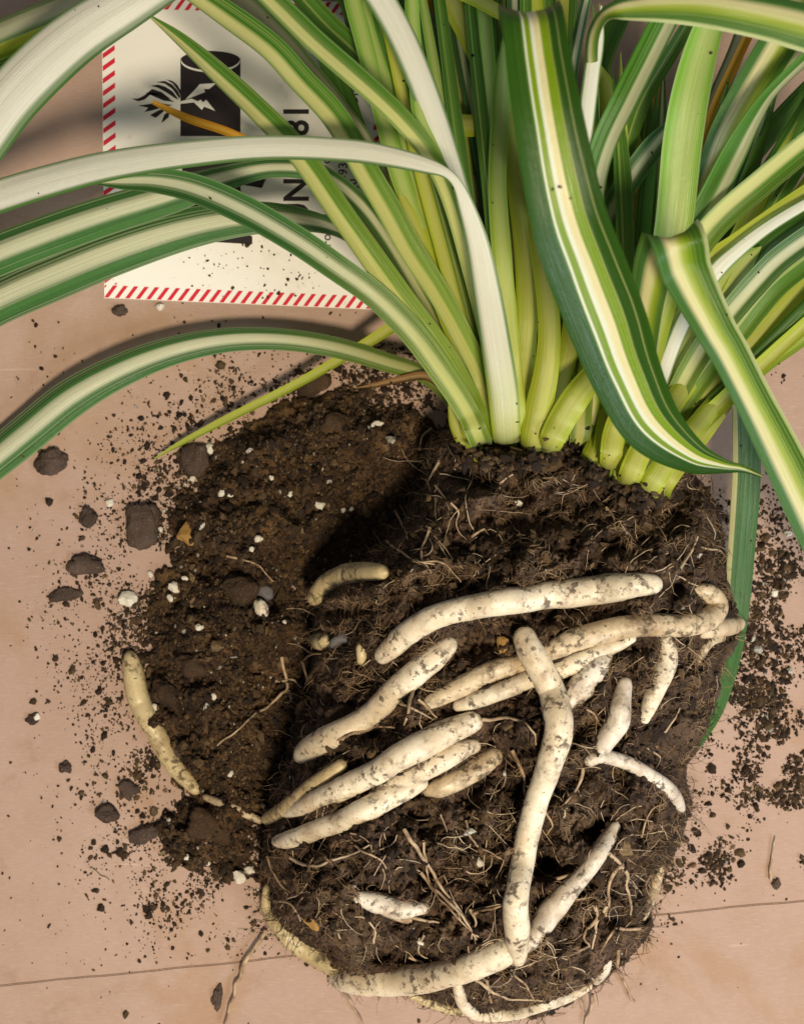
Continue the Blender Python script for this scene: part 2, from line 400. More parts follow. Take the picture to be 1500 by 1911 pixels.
RT = [
 ([(1232,1090,20),(1160,1095,24),(1090,1103,25),(1000,1114,23),(930,1125,23),(830,1145,22),(770,1172,22),(730,1207,21),(704,1236,17)], M_root, .55, 4),
 ([(852,1194,15),(826,1212,21),(790,1245,24),(740,1285,23),(690,1335,22),(640,1365,22),(590,1390,24),(556,1414,20)], M_root, .5, 3),
 ([(972,1172,19),(990,1212,24),(1020,1270,25),(1041,1330,26),(1040,1380,25),(1020,1440,23),(1000,1500,22),(985,1560,21),(972,1620,21),(963,1680,22),(964,1740,23),(968,1800,15)], M_root, .9, 9),
 ([(1296,1100,9),(1322,1106,17),(1338,1128,20),(1325,1154,21),(1275,1168,20),(1200,1168,20),(1110,1183,21),(1050,1203,20),(1000,1228,15)], M_rootd, .55, 4),
 ([(1388,1150,8),(1372,1165,16),(1345,1170,18),(1300,1178,14)], M_rootd, .5, 1),
 ([(1188,1186,9),(1120,1216,15),(1050,1244,18),(980,1272,17),(920,1295,16),(845,1320,12)], M_root, .45, 2),
 ([(990,1236,15),(930,1250,18),(880,1270,18),(825,1298,17),(788,1320,11)], M_rootd, .45, 1),
 ([(1142,1216,11),(1110,1250,22),(1075,1292,24),(1046,1330,20)], M_rootw, .45, 2),
 ([(899,1340,20),(850,1360,24),(790,1390,25),(740,1415,24),(690,1447,22),(630,1475,20),(575,1500,17),(528,1518,12)], M_root, .55, 4),
 ([(896,1385,13),(840,1410,20),(780,1441,20),(730,1466,18),(686,1492,10)], M_root, .4, 1),
 ([(936,1403,17),(880,1440,20),(820,1470,18),(786,1480,9)], M_rootd, .4, 1),
 ([(646,1420,12),(600,1455,15),(560,1487,15),(525,1515,15),(492,1532,11)], M_rooty, .7, 9),
 ([(800,1452,14),(750,1474,21),(700,1503,22),(640,1530,21),(580,1552,18),(535,1568,16),(510,1570,9)], M_root, .55, 4),
 ([(722,1066,15),(670,1068,20),(620,1085,20),(592,1110,18),(580,1128,11)], M_rooty, .9, 22),
 ([(614,1192,12),(600,1197,17),(582,1194,14)], M_rooty, .8, 12),
 ([(1238,1182,10),(1246,1220,18),(1236,1260,19),(1215,1305,16),(1200,1352,9)], M_root, .5, 2),
 ([(1168,1262,12),(1160,1310,19),(1150,1350,21),(1125,1390,19),(1108,1428,13)], M_rootw, .5, 2),
 ([(1094,1428,12),(1112,1414,13),(1150,1418,13),(1190,1435,13),(1230,1460,14),(1260,1490,14),(1274,1514,8)], M_rootw, .6, 3),
 ([(614,1822,16),(660,1828,25),(750,1828,27),(820,1821,25),(880,1802,25),(940,1776,25),(975,1757,17)], M_root, .7, 5),
 ([(968,1778,12),(1000,1742,19),(1030,1700,21),(1062,1660,18),(1100,1618,15),(1132,1570,15),(1152,1532,10)], M_rootw, .6, 4),
 ([(656,1670,10),(700,1685,18),(750,1696,17),(802,1696,10)], M_rootw, .45, 2),
 ([(853,1828,9),(862,1868,12),(888,1893,12),(950,1893,12),(1010,1874,12),(1060,1860,10),(1104,1838,7)], M_root, .6, 5),
 ([(1138,1790,8),(1122,1812,13),(1108,1836,8)], M_rootw, .4, 1),
 ([(498,1650,6),(500,1700,12),(545,1752,18),(600,1790,20),(640,1815,16)], M_rooty, .4, 0),
 ([(700,1690,7),(760,1715,8),(775,1712,5)], M_fine, .5, 1),
 ([(672,1200,9),(676,1222,10),(672,1240,6)], M_rooty, .5, 1),
 ([(1196,1720,8),(1216,1668,12),(1234,1612,8)], M_rootd, .4, 0),
]
RT += [([(1005,1222,14),(960,1240,18),(900,1262,17),(850,1288,15),(812,1310,9)], M_rootd, .3, 0), 
 ([(690,1448,14),(640,1470,16),(600,1494,14),(560,1515,9)], M_rootd, .3, 1), ([(830,1425,12),(770,1455,16),(720,1485,14),(680,1500,9)], M_rootd, .3, 1), 
 ([(1300,1240,7),(1318,1200,10),(1350,1190,8)], M_rootd, .3, 0), ([(760,1855,8),(830,1880,9),(870,1892,7)], M_rooty, .4, 0)]

BALLS = blur(blur(ball, 9), 6)
for pts_, _m, _l, _d in RT:     # the soil is pressed smooth under every thick root
    q_ = spline([(a, b, 0, c) for a, b, c in pts_], 60)
    x0, x1, y0, y1 = q_[:, 0].min() - 50, q_[:, 0].max() + 50, q_[:, 1].min() - 50, q_[:, 1].max() + 50
    ia, ib = np.searchsorted(GX, [x0, x1]); ja, jb = np.searchsorted(GY, [y0, y1])
    xs, ys = XX[ja:jb, ia:ib], YY[ja:jb, ia:ib]; dm_ = np.full(xs.shape, 9.)
    for a in q_: dm_ = np.minimum(dm_, np.hypot(xs - a[0], ys - a[1]) / (a[3] * 1.15 + 3))
    w_ = 1 - sstep(dm_ + .5 * fbm(xs, ys, 16, 2, 5), .62, 1.15); b_ = ball[ja:jb, ia:ib]
    ball[ja:jb, ia:ib] = np.where(b_ > 0, b_ * (1 - w_) + BALLS[ja:jb, ia:ib] * w_, b_)
SURF = np.maximum(np.maximum(ball, heap), 0.0)
SURFS = blur(blur(SURF, 9), 7)
def lookup(A, px, py):
    fx = np.clip((np.asarray(px, float) - GX[0]) / STEP, 0, len(GX) - 1.01); fy = np.clip((np.asarray(py, float) - GY[0]) / STEP, 0, len(GY) - 1.01)
    ix, iy = fx.astype(int), fy.astype(int); tx, ty = fx - ix, fy - iy
    return (A[iy, ix] * (1 - tx) + A[iy, ix + 1] * tx) * (1 - ty) + (A[iy + 1, ix] * (1 - tx) + A[iy + 1, ix + 1] * tx) * ty
def surf(px, py): return np.where(np.asarray(py, float) < GY[0], 0.0, lookup(SURF, px, py))
def surfs(px, py): return np.where(np.asarray(py, float) < GY[0], 0.0, lookup(SURFS, px, py))

def tint_of(x, y, seed, lo=.6, hi=1.45):
    t = np.clip(.5 + fbm(x, y, 36, 4, seed) * 1.1, 0, 1); b = lo + (hi - lo) * t
    return np.stack([b, b * (1 + .06 * fbm(x, y, 60, 2, seed + 5)), b * (1 + .15 * fbm(x, y, 80, 2, seed + 9)), np.ones_like(b)], -1)

def field_mesh(name, Z, keep, mat, zmin):
    """grid surface of a height field where keep is true, with a skirt down to the cardboard"""
    idx = -np.ones(Z.shape, int); cell = keep[:-1, :-1] | keep[1:, :-1] | keep[:-1, 1:] | keep[1:, 1:]
    use = np.zeros(Z.shape, bool)
    use[:-1, :-1] |= cell; use[1:, :-1] |= cell; use[:-1, 1:] |= cell; use[1:, 1:] |= cell
    idx[use] = np.arange(use.sum())
    z = np.where(keep, Z, zmin)[use]; x = XX[use]; y = YY[use]
    v = PA(x, y, z)
    jit = 0.00025
    v[:, 0] += vnoise(x / 3.1, y / 3.1, 5) * jit * 2; v[:, 1] += vnoise(x / 3.1, y / 3.1, 6) * jit * 2
    iy, ix = np.nonzero(cell)
    f = np.stack([idx[iy, ix], idx[iy + 1, ix], idx[iy + 1, ix + 1], idx[iy, ix + 1]], -1)
    return mesh_np(name, v, f, mat, True, None, tint_of(x, y, 101))

# ------------------------------------------------------------------ spilled soil heap
lowp = sdf([(800, 780), (830, 860), (780, 960), (700, 1060), (600, 1130), (560, 1060), (640, 930), (740, 840)], XX + jx * .5, YY + jy * .5)
low = np.where(lowp > -8, .0008 + .0018 * sstep(lowp, -8, 20) + .003 * np.maximum(fbm(XX, YY, 24, 3, 12), -.3), -.002)
heap = np.maximum(heap, low); SURF = np.maximum(SURF, heap)
hk = heap > .0006
heap_o = link('spilled_soil', field_mesh('spilled_soil', heap, hk, M_soil, -.0006), None,
              'loose dark brown potting soil heap spilled left of the root ball', 'soil', kind='stuff')

# ------------------------------------------------------------------ the plant: an Empty at its crown
plant = bpy.data.objects.new('spider_plant', None); C.objects.link(plant)
plant['label'] = 'uprooted variegated spider plant lying on cardboard with exposed root ball'
plant['category'] = 'plant'

# root ball: rings over the outline, closed underneath
def ball_mesh():
    NA, NR = 760, 260
    cx, cy = 940., 1340.
    poly = np.array(BALL, float)
    az = np.linspace(0, 2 * np.pi, NA, endpoint=False)
    # outline radius for each direction by marching over the distance field
    rad = np.zeros(NA)
    for i, a in enumerate(az):
        r = np.arange(60, 760, 3.0)
        dd = lookup(db, cx + np.cos(a) * r, cy + np.sin(a) * r)
        neg = np.nonzero(dd < 1.0)[0]
        rad[i] = r[neg[0]] if len(neg) else 700
    t = np.linspace(0, 1, NR) ** .85
    X = cx + np.cos(az)[None] * rad[None] * t[:, None]; Y = cy + np.sin(az)[None] * rad[None] * t[:, None]
    Zt = lookup(np.where(db > -6, np.maximum(ball, .004), .004), X, Y)
    V = [PA(X, Y, Zt).reshape(-1, 3)]; colx = [X.ravel()]; coly = [Y.ravel()]
    for k, (s, zf) in enumerate([(1.004, .6), (.99, .25), (.955, .03), (.5, .01)]):
        Xl = cx + np.cos(az) * rad * s; Yl = cy + np.sin(az) * rad * s
        V.append(PA(Xl, Yl, Zt[-1] * zf)); colx.append(Xl); coly.append(Yl)
    v = np.concatenate(V); x = np.concatenate(colx); y = np.concatenate(coly)
    R = NR + 4
    i, j = np.meshgrid(np.arange(R - 1), np.arange(NA), indexing='ij'); j2 = (j + 1) % NA
    f = np.stack([i * NA + j, (i + 1) * NA + j, (i + 1) * NA + j2, i * NA + j2], -1).reshape(-1, 4)
    # roughen sideways too
    v[:, 0] += vnoise(x / 4.3, y / 4.3, 8) * .0009; v[:, 1] += vnoise(x / 4.3, y / 4.3, 18) * .0009
    v[:, 2] = np.maximum(v[:, 2], .0005)
    return mesh_np('root_ball', v, f, M_ball, True, None, tint_of(x, y, 201, .55, 1.4))
rball = link('root_ball', ball_mesh(), plant, 'dark compact soil held together by roots')

# ------------------------------------------------------------------ splines, leaves, tubes
LEAFN = [0]
def leaf(pts_in, sty, arch=.16, roll=0.0, seed=None, label=None, across=11, wav=.5, name='leaf', parent=None, sd_ang=None, wk=1.0):
    """pts: (px, py, height in mm, full width in drawing units) from base to tip"""
    LEAFN[0] += 1; sd = LEAFN[0]; pts = [(*p_[:3], p_[3] * wk) for p_ in pts_in]
    if 0 < pts[-1][0] < 1500 and pts[-1][1] > 0 and pts[-1][3] > 8: pts = list(pts[:-1]) + [(*pts[-1][:3], 2)]
    elif pts[-1][3] > 8:      # beyond the frame the blade goes on to its tip
        a, b = pts[-2], pts[-1]; d_ = math.hypot(b[0] - a[0], b[1] - a[1]); ux, uy = (b[0] - a[0]) / d_, (b[1] - a[1]) / d_
        pts = list(pts) + [(b[0] + ux * 150, b[1] + uy * 150, b[2] * .93, b[3] * .72), (b[0] + ux * 290, b[1] + uy * 290, b[2] * .80, 2)]
        if sd_ang: sd_ang = list(sd_ang) + [sd_ang[-1], sd_ang[-1]]
    if sd_ang: pts = [(*p_, a_) for p_, a_ in zip(pts, sd_ang)]
    if name == 'leaf' and pts[0][1] > 735:
        a, b = pts[0], pts[1]; d_ = math.hypot(b[0] - a[0], b[1] - a[1])
        pts = [(a[0] - (b[0] - a[0]) / d_ * 20, a[1] - (b[1] - a[1]) / d_ * 20, a[2] - 26, a[3] * .8, *a[4:])] + list(pts)
    L = sum(math.hypot(pts[i + 1][0] - pts[i][0], pts[i + 1][1] - pts[i][1]) for i in range(len(pts) - 1))
    n = int(min(150, max(30, L / 8)))
    q = spline(pts, n)
    z = q[:, 2] / 1000.; c = PA(q[:, 0], q[:, 1], z)
    tg = np.gradient(c, axis=0); tg /= np.linalg.norm(tg, axis=1)[:, None] + 1e-12
    xy = np.gradient(q[:, :2], axis=0); xy[:, 1] *= -1
    pr = np.stack([xy[:, 1], -xy[:, 0], np.zeros(n)], -1); pr /= np.linalg.norm(pr, axis=1)[:, None] + 1e-9
    if sd_ang:
        an_ = np.radians(q[:, 4]); pr = np.stack([np.cos(an_), np.sin(an_), np.zeros(n)], -1)
    for i in range(1, n):
        if pr[i] @ pr[i - 1] < 0: pr[i] *= -1
    for _ in range(3):
        pr[1:-1] = (pr[:-2] + 2 * pr[1:-1] + pr[2:]) / 4
    side = pr - tg * (pr * tg).sum(1)[:, None]; side /= np.linalg.norm(side, axis=1)[:, None] + 1e-9
    nor = np.cross(side, tg); nor /= np.linalg.norm(nor, axis=1)[:, None] + 1e-9
    if np.mean(nor[: n // 2, 2]) < 0: nor = -nor
    r = np.radians(np.interp(np.linspace(0, 1, n), np.linspace(0, 1, len(roll)), roll)) if hasattr(roll, '__len__') else np.full(n, math.radians(roll))
    rr = r + .10 * wav * vnoise(np.linspace(0, 6, n), np.full(n, sd * 3.1), 4)
    s2 = side * np.cos(rr)[:, None] + nor * np.sin(rr)[:, None]; n2 = nor * np.cos(rr)[:, None] - side * np.sin(rr)[:, None]
    w = np.maximum(q[:, 3], 1.2) * S * (CAMH - z) / CAMH
    k = across; tt = np.linspace(-1, 1, k)
    ed = 1 + .03 * wav * vnoise(np.linspace(0, 14, n), np.full(n, sd * 1.7), 14)
    prof = -arch * (tt ** 2) + .02 * np.cos(tt * 9 + sd) * .5
    ripple = .012 * wav * vnoise(np.linspace(0, 10, n)[:, None] + 0 * tt[None], tt[None] * 2 + sd + 0 * np.zeros((n, 1)), 24)
    V = c[:, None] + s2[:, None] * (tt[None] * (w * ed)[:, None] * .5)[..., None] + n2[:, None] * ((prof[None] + ripple) * w[:, None])[..., None]
    arc = np.concatenate([[0], np.cumsum(np.linalg.norm(np.diff(c, axis=0), axis=1))])
    U = np.stack(np.broadcast_arrays((tt[None] + 1) / 2, arc[:, None]), -1)
    i, j = np.meshgrid(np.arange(n - 1), np.arange(k - 1), indexing='ij'); b = i * k + j
    f = np.stack([b, b + 1, b + k + 1, b + k], -1).reshape(-1, 4)
    me = mesh_np(name, V.reshape(-1, 3), f, leaf_mat(sty, seed if seed is not None else sd % 4), True, U.reshape(-1, 2))
    return link(name, me, plant if parent is None else parent, label)

def tube_geo(c, r, sides=10, cap=True, seed=0, bumpy=.0):
    """c: n x 3 centres, r: n radii -> verts, faces"""
    n = len(c); tg = np.gradient(c, axis=0); tg /= np.linalg.norm(tg, axis=1)[:, None] + 1e-12
    up = np.array([0, 0, 1.]); a = np.cross(tg, up)
    bad = np.linalg.norm(a, axis=1) < .15
    a[bad] = np.array([1., 0, 0]); a -= tg * (a * tg).sum(1)[:, None]; a /= np.linalg.norm(a, axis=1)[:, None] + 1e-12
    b = np.cross(a, tg); th = np.linspace(0, 2 * np.pi, sides, endpoint=False)
    rr = np.broadcast_to(r[:, None], (n, sides)).copy()
    if bumpy: rr *= 1 + bumpy * (vnoise(np.arange(n)[:, None] * .35 + 0 * th, np.cos(th)[None] * 1.5 + seed + 0 * rr, seed) + .7 * vnoise(np.arange(n)[:, None] * .12 + 0 * th, np.sin(th)[None] + seed * 2 + 0 * rr, seed + 3)) * 2
    V = c[:, None] + (a[:, None] * np.cos(th)[None, :, None] + b[:, None] * np.sin(th)[None, :, None]) * rr[..., None]
    i, j = np.meshgrid(np.arange(n - 1), np.arange(sides), indexing='ij'); j2 = (j + 1) % sides
    f = np.stack([i * sides + j, i * sides + j2, (i + 1) * sides + j2, (i + 1) * sides + j], -1).reshape(-1, 4)
    return V.reshape(-1, 3), f

def root(pts, mat, lift=.35, dz=0.0, name='tuberous_root', parent=plant, label=None, blunt=True, cat=None, zabs=None, bumpy=.035, ends=.45):
    """pts: (px, py, radius); the root lies half sunk in the surface under it"""
    L = sum(math.hypot(pts[i + 1][0] - pts[i][0], pts[i + 1][1] - pts[i][1]) for i in range(len(pts) - 1))
    n = int(max(20, L / 5)); p = [(a, b, 0, c) for a, b, c in pts]
    q = spline(p, n); q[:, 3] *= 1.07; rpx = np.maximum(q[:, 3], 1.0)
    if blunt:
        s = np.concatenate([[0], np.cumsum(np.hypot(*np.diff(q[:, :2], axis=0).T))])
        for e in (s, s[-1] - s):
            x = np.clip(e / (rpx * .9 + 1e-6), 0, 1); rpx = rpx * np.sqrt(np.maximum(1 - (1 - x) ** 2, .004))
    q[:, 0] += vnoise(np.arange(n) * .12, np.full(n, pts[0][0] * .31), 61) * 3.5; q[:, 1] += vnoise(np.arange(n) * .12, np.full(n, pts[0][1] * .27), 62) * 3.5
    rpx *= 1 + .09 * vnoise(np.arange(n) * .11, np.full(n, pts[0][1] * .17), 63)
    te = np.minimum(np.arange(n), np.arange(n)[::-1]) * (L / n) / (q[:, 3].max() * 3.2); rpx = rpx * (.90 + .10 * np.clip(te, 0, 1) ** .8)
    base = surfs(q[:, 0], q[:, 1])
    zs = np.maximum(base, surf(q[:, 0], q[:, 1]) - .004)
    k = 5; zs = np.convolve(np.pad(zs, k, 'edge'), np.ones(2 * k + 1) / (2 * k + 1), 'valid')
    tt_ = np.linspace(0, 1, n); sl = np.clip(L * S * np.minimum(tt_, 1 - tt_) / (rpx.max() * S * 2.2), 0, 1)
    z = zs + q[:, 3] * S * (lift - .42) + (dz * .55 + .25 * vnoise(tt_ * L / 60., np.full(n, pts[0][0] * .13), 31) * 4) / 1000. - (1 - sl) ** 2 * q[:, 3] * S * ends
    z = np.maximum(z, rpx * S * .85)
    if zabs is not None: z = np.interp(np.linspace(0, 1, n), np.linspace(0, 1, len(zabs)), zabs) / 1000.
    c = PA(q[:, 0], q[:, 1], z); r = rpx * S * (CAMH - z) / CAMH
    sd = int(abs(pts[0][0] * 7 + pts[0][1]) % 97)
    v, f = tube_geo(c, r, 16, True, sd, bumpy)
    return link(name, mesh_np(name, v, f, mat), parent, label, cat)

# ---- tuberous roots, traced from the picture
for pts, mat, lift, dz in RT: root(pts, mat, lift, dz)

# ------------------------------------------------------------------ leaves of the plant (base -> tip), traced
# lowest ones first
LV = []
def lf(sty, pts, **kw): leaf(pts, sty, **kw)
# long leaf resting on the cardboard at the left
lf('C', [(880,790,40,26),(800,705,30,30),(720,675,22,36),(620,646,17,40),(520,632,15,42),(420,634,14,46),(320,654,14,54),(220,692,14,64),(130,742,13,74),(50,806,11,76),(-40,880,9,70)], arch=.20, seed=0)
# thin green one under it
lf('L', [(930,800,45,24),(850,600,30,24),(795,575,24,24),(745,603,20,23),(640,668,15,19),(540,724,11,17),(430,779,8,15),(340,826,5,10),(288,856,3,2)], arch=-.2)
lf('X', [(830,725,34,16),(795,703,30,16),(740,710,22,13),(700,719,16,9),(665,724,10,2)], arch=-.5)
# lower left pair
lf('C', [(910,790,48,34),(800,600,46,36),(700,480,44,24),(640,432,43,27),(580,412,42,40),(500,404,41,58),(410,412,40,70),(320,432,38,80),(210,468,35,88),(100,512,31,92),(0,556,27,90),(-80,600,24,86)], arch=.18, seed=1)
lf('C', [(905,780,52,34),(790,560,54,36),(690,400,56,36),(600,325,55,38),(510,312,54,36),(420,330,52,48),(320,362,50,66),(200,398,46,74),(100,432,42,78),(0,470,38,80),(-80,505,34,78)], arch=.20, seed=2)
# fills towards the far left top corner
lf('S', [(930,790,48,34),(860,420,50,40),(745,120,55,42),(610,-90,60,42),(360,-80,62,44),(220,-40,62,46),(120,5,60,44),(40,38,56,44),(-60,80,52,42)], arch=.2)
lf('L', [(930,790,44,30),(850,380,42,34),(735,90,46,36),(590,-100,48,40),(330,-60,48,40),(220,-10,46,44),(130,36,44,48),(40,76,42,46),(-60,118,40,42)], arch=-.2)
lf('D', [(920,790,40,30),(840,440,36,38),(725,140,38,40),(570,-80,44,40),(300,-30,44,46),(180,30,42,48),(80,85,38,48),(0,120,34,40),(-60,150,30,40)], arch=.2)
# white and green leaf sweeping through the upper left corner
lf('W', [(955,790,58,44),(870,420,75,48),(760,90,88,52),(640,-90,94,56),(500,-150,96,66),(400,-105,96,76),(320,-50,94,84),(235,4,91,94),(150,58,88,102),(78,118,82,108),(10,190,75,108),(-60,290,66,100)], arch=.14, seed=1)
# orange tip over the label
lf('O', [(820,640,40,14),(690,420,40,18),(600,335,40,20),(545,308,40,19),(430,250,40,17),(350,222,39,16),(285,191,38,8)], arch=-.4)
# grey-cream leaf between the green ones
lf('S', [(925,800,46,30),(800,480,44,26),(700,280,42,16),(640,196,42,18),(581,130,42,28),(533,78,42,38),(480,26,42,42),(420,-30,42,40)], arch=-.2)
# leaf with its tip at the upper left of the label
lf('CL', [(905,812,58,48),(870,735,64,50),(830,668,68,54),(740,546,76,58),(640,405,82,56),(560,290,84,56),(480,205,84,52),(400,130,82,44),(335,72,80,28),(275,26,78,4)], arch=-.25, seed=0, wk=.84)
# broad cream and dark green leaf
lf('CL', [(930,800,56,42),(903,712,62,46),(865,632,68,50),(820,550,72,54),(767,468,76,58),(726,393,79,60),(686,325,81,61),(627,222,82,62),(560,148,83,62),(507,90,84,62),(427,30,83,60),(340,-30,82,50)], arch=-.14, seed=1, wk=.80)
lf('G', [(935,800,50,38),(850,560,55,42),(800,300,58,40),(740,180,60,40),(668,95,60,40),(612,42,60,40),(555,-20,60,38)], arch=.18, seed=0)
lf('S', [(940,800,40,34),(860,560,44,38),(800,320,46,40),(765,190,46,38),(733,125,46,38),(701,66,46,36),(660,-10,46,34)], arch=.16)
lf('W', [(945,800,44,30),(880,520,50,32),(810,300,54,34),(765,150,55,34),(736,82,55,32),(706,34,55,32),(670,-20,55,30)], arch=.16, seed=2)
lf('P', [(935,800,48,30),(840,560,58,32),(780,420,64,32),(742,320,68,32),(720,240,70,32),(697,150,71,33),(680,80,71,34),(660,5,71,34),(650,-40,70,30)], arch=.2)
lf('CL', [(950,800,58,38),(915,640,70,42),(880,500,80,44),(840,365,88,44),(800,284,90,44),(756,229,92,48),(707,180,93,50),(653,132,93,52),(587,74,92,52),(528,16,91,50),(470,-40,90,44)], arch=.10, seed=2, wk=.84)
lf('S', [(955,800,42,40),(930,560,46,44),(905,400,47,44),(880,345,47,44),(849,280,47,44),(801,160,48,42),(775,90,48,38),(745,-10,48,34)], arch=.18)
lf('P', [(948,800,52,26),(905,560,66,28),(860,400,74,28),(825,310,80,28),(804,267,82,28),(786,225,83,28),(777,160,84,28),(772,80,84,28),(768,0,83,26),(766,-40,82,24)], arch=.22, seed=3)
lf('O', [(960,780,40,12),(935,300,44,16),(903,165,44,16),(887,128,44,16),(847,61,44,16),(799,4,44,14),(770,-30,44,12)], arch=-.4)
lf('Y', [(965,790,50,30),(945,420,62,34),(930,220,66,36),(914,146,68,38),(893,105,68,38),(865,48,68,40),(839,0,68,40),(815,-40,68,38)], arch=.12)
lf('Y', [(985,780,40,20),(1000,300,60,26),(985,60,78,28),(955,38,80,20),(925,18,80,26),(880,-8,80,30),(820,-30,80,26)], arch=.2)
# lime shoots at the back
lf('L', [(925,805,46,34),(890,690,54,36),(850,560,58,38),(810,440,62,40),(770,330,64,38),(730,230,64,36),(700,140,64,30)], arch=-.2)
lf('L', [(915,790,46,30),(865,660,50,34),(810,520,52,36),(768,410,54,34),(740,340,56,24),(722,290,56,4)], arch=-.2)
lf('D', [(935,805,50,32),(895,640,50,36),(860,520,50,36),(815,400,50,38),(785,320,50,26),(765,260,50,4)], arch=-.2)
lf('Y', [(900,800,52,30),(872,690,58,32),(830,580,62,34),(790,480,64,34),(762,400,66,26),(742,350,66,4)], arch=-.2)
# folded stub
lf('Y', [(970,760,40,34),(945,400,50,36),(938,270,56,38),(915,238,64,40),(870,232,70,42),(830,231,72,42),(812,232,66,40),(806,234,56,36)], arch=.25)
# the long white leaf that bends to the left over the label
lf('W', [(946,820,62,58),(940,740,74,64),(925,640,84,62),(908,540,92,58),(890,450,98,48),(868,380,103,34),(852,342,106,22),(832,322,107,22),(795,308,107,34),(720,290,106,44),(650,280,104,48),(500,275,97,50),(350,287,88,55),(200,309,76,62),(80,339,66,68),(-70,386,54,70)], arch=.14, seed=0, roll=[0,0,0,0,0,8,10,5,0,0,0,0], wk=.90)
# leaf with cut tip in front of the lower left pair
lf('C', [(895,822,62,44),(872,770,66,46),(820,690,72,50),(767,620,76,52),(700,553,80,52),(625,498,83,55),(550,447,84,57),(450,390,82,60),(360,352,78,58),(290,338,74,50),(225,338,70,34),(172,341,66,10)], arch=-.16, seed=3, wk=.92)
# ---- centre
lf('P', [(970,812,60,34),(958,700,68,36),(945,563,74,36),(937,483,78,36),(931,403,80,36),(928,330,82,34),(932,240,84,34),(936,160,86,34),(940,60,88,30)], arch=.2)
lf('L', [(985,800,58,34),(980,700,62,36),(981,640,64,40),(984,590,66,42),(982,510,68,40),(975,430,70,38),(964,350,72,36),(955,250,74,34),(950,160,74,28)], arch=.22)
lf('Y', [(994,838,60,52),(1005,770,68,52),(1020,690,74,46),(1026,610,76,42),(1018,520,78,40),(1005,420,80,38),(995,300,82,34)], arch=.3)
lf('D', [(975,812,54,28),(1000,700,56,26),(1008,600,56,26),(1000,480,56,30),(985,300,58,30)], arch=.2)
lf('P', [(1022,836,66,46),(1048,784,70,52),(1078,737,72,52),(1115,690,66,46),(1160,630,70,42),(1200,560,72,38)], arch=.2)
lf('L', [(1015,830,52,30),(1040,740,54,34),(1060,660,56,36),(1075,560,58,36),(1085,420,60,36)], arch=.2)
lf('L', [(1085,815,50,20),(1086,770,54,24),(1090,700,56,26),(1105,600,58,26)], arch=.2)
lf('Y', [(885,860,48,26),(868,830,50,26),(850,790,52,24),(836,752,52,16)], arch=.3)
lf('Y', [(905,862,50,30),(888,836,52,28),(870,800,54,24),(858,760,54,14)], arch=.3)
lf('P', [(1035,835,64,24),(1050,800,66,26),(1062,772,66,20),(1070,752,66,8)], arch=.3)
# ---- right: fan from the second crown
CR = (1195, 890)
def fan(sty, up, z0=58, w0=38, base=(1195, 890), **kw):
    if base[1] >= 848: base = (base[0] - 6 + (base[0] - 1180) * .35, base[1] + 24)
    else: z0 = 52
    pts = [(base[0], base[1], z0, w0)] + up
    leaf(pts, sty, **kw)
fan('P', [(1250,835,48,44),(1300,788,52,46),(1361,728,56,46),(1420,675,58,46),(1480,632,58,46),(1560,575,58,46)], base=(1222,892), w0=42, arch=-.18, seed=1)
fan('CR',[(1270,770,46,34),(1340,690,50,34),(1399,638,52,34),(1433,603,54,32),(1473,563,54,30),(1560,500,54,26)], base=(1215,895), arch=-.2)
fan('G', [(1265,770,56,40),(1325,680,62,44),(1380,612,66,46),(1407,577,68,47),(1447,531,70,47),(1500,489,70,46),(1580,430,70,44)], base=(1205,895), arch=-.2, seed=1)
fan('C', [(1255,750,60,40),(1310,650,68,44),(1367,577,72,46),(1407,531,75,47),(1447,489,77,47),(1500,449,78,46),(1580,400,78,44)], base=(1195,893), arch=-.22, seed=0)
fan('D', [(1235,750,56,36),(1300,620,64,40),(1367,537,70,42),(1407,494,72,42),(1447,446,74,42),(1500,414,74,42),(1580,370,74,40)], base=(1188,890), arch=.2, seed=0)
fan('W', [(1230,720,62,30),(1280,590,72,30),(1335,507,80,32),(1380,464,82,28),(1433,423,84,24),(1500,382,84,22),(1580,340,84,18)], base=(1182,886), arch=.1, seed=3)
fan('P', [(1235,700,60,44),(1290,600,66,52),(1340,540,70,54),(1385,490,72,44),(1420,460,74,20)], base=(1190,886), arch=.05)
fan('L', [(1215,700,58,34),(1270,570,68,34),(1327,485,76,34),(1367,457,78,34),(1433,409,80,32),(1500,362,80,30),(1580,310,80,28)], base=(1176,880), arch=-.2)
fan('CL', [(1200,690,62,40),(1245,560,74,46),(1305,455,84,50),(1350,402,87,50),(1420,342,90,50),(1480,292,90,50),(1560,228,90,48)], base=(1170,876), arch=-.2, seed=0)
fan('CR',[(1190,680,60,38),(1235,560,70,42),(1288,440,80,46),(1327,368,84,48),(1367,290,86,46),(1407,217,88,32),(1440,170,88,22),(1520,92,88,24)], base=(1165,870), arch=-.2, seed=1)
fan('R', [(1180,680,52,36),(1230,560,58,40),(1290,420,64,42),(1320,336,66,52),(1353,253,70,64),(1407,160,74,74),(1460,70,76,78),(1505,-20,76,76)], base=(1160,868), arch=-.14, seed=2)
fan('O', [(1210,560,44,14),(1290,340,50,18),(1311,267,52,18),(1332,200,54,18),(1367,125,54,18),(1407,43,54,17),(1440,-20,54,16)], base=(1160,865), w0=16, arch=-.4)
fan('P', [(1200,690,64,54),(1230,560,76,62),(1255,420,84,70),(1263,345,88,72),(1271,267,92,74),(1284,187,96,72),(1303,107,98,64),(1327,32,100,52),(1345,-30,100,44)], base=(1170,870), arch=-.16, seed=1)
fan('O', [(1190,560,38,14),(1212,400,40,18),(1222,250,42,18),(1228,160,42,16),(1240,60,42,14)], base=(1155,862), w0=16, arch=-.4)
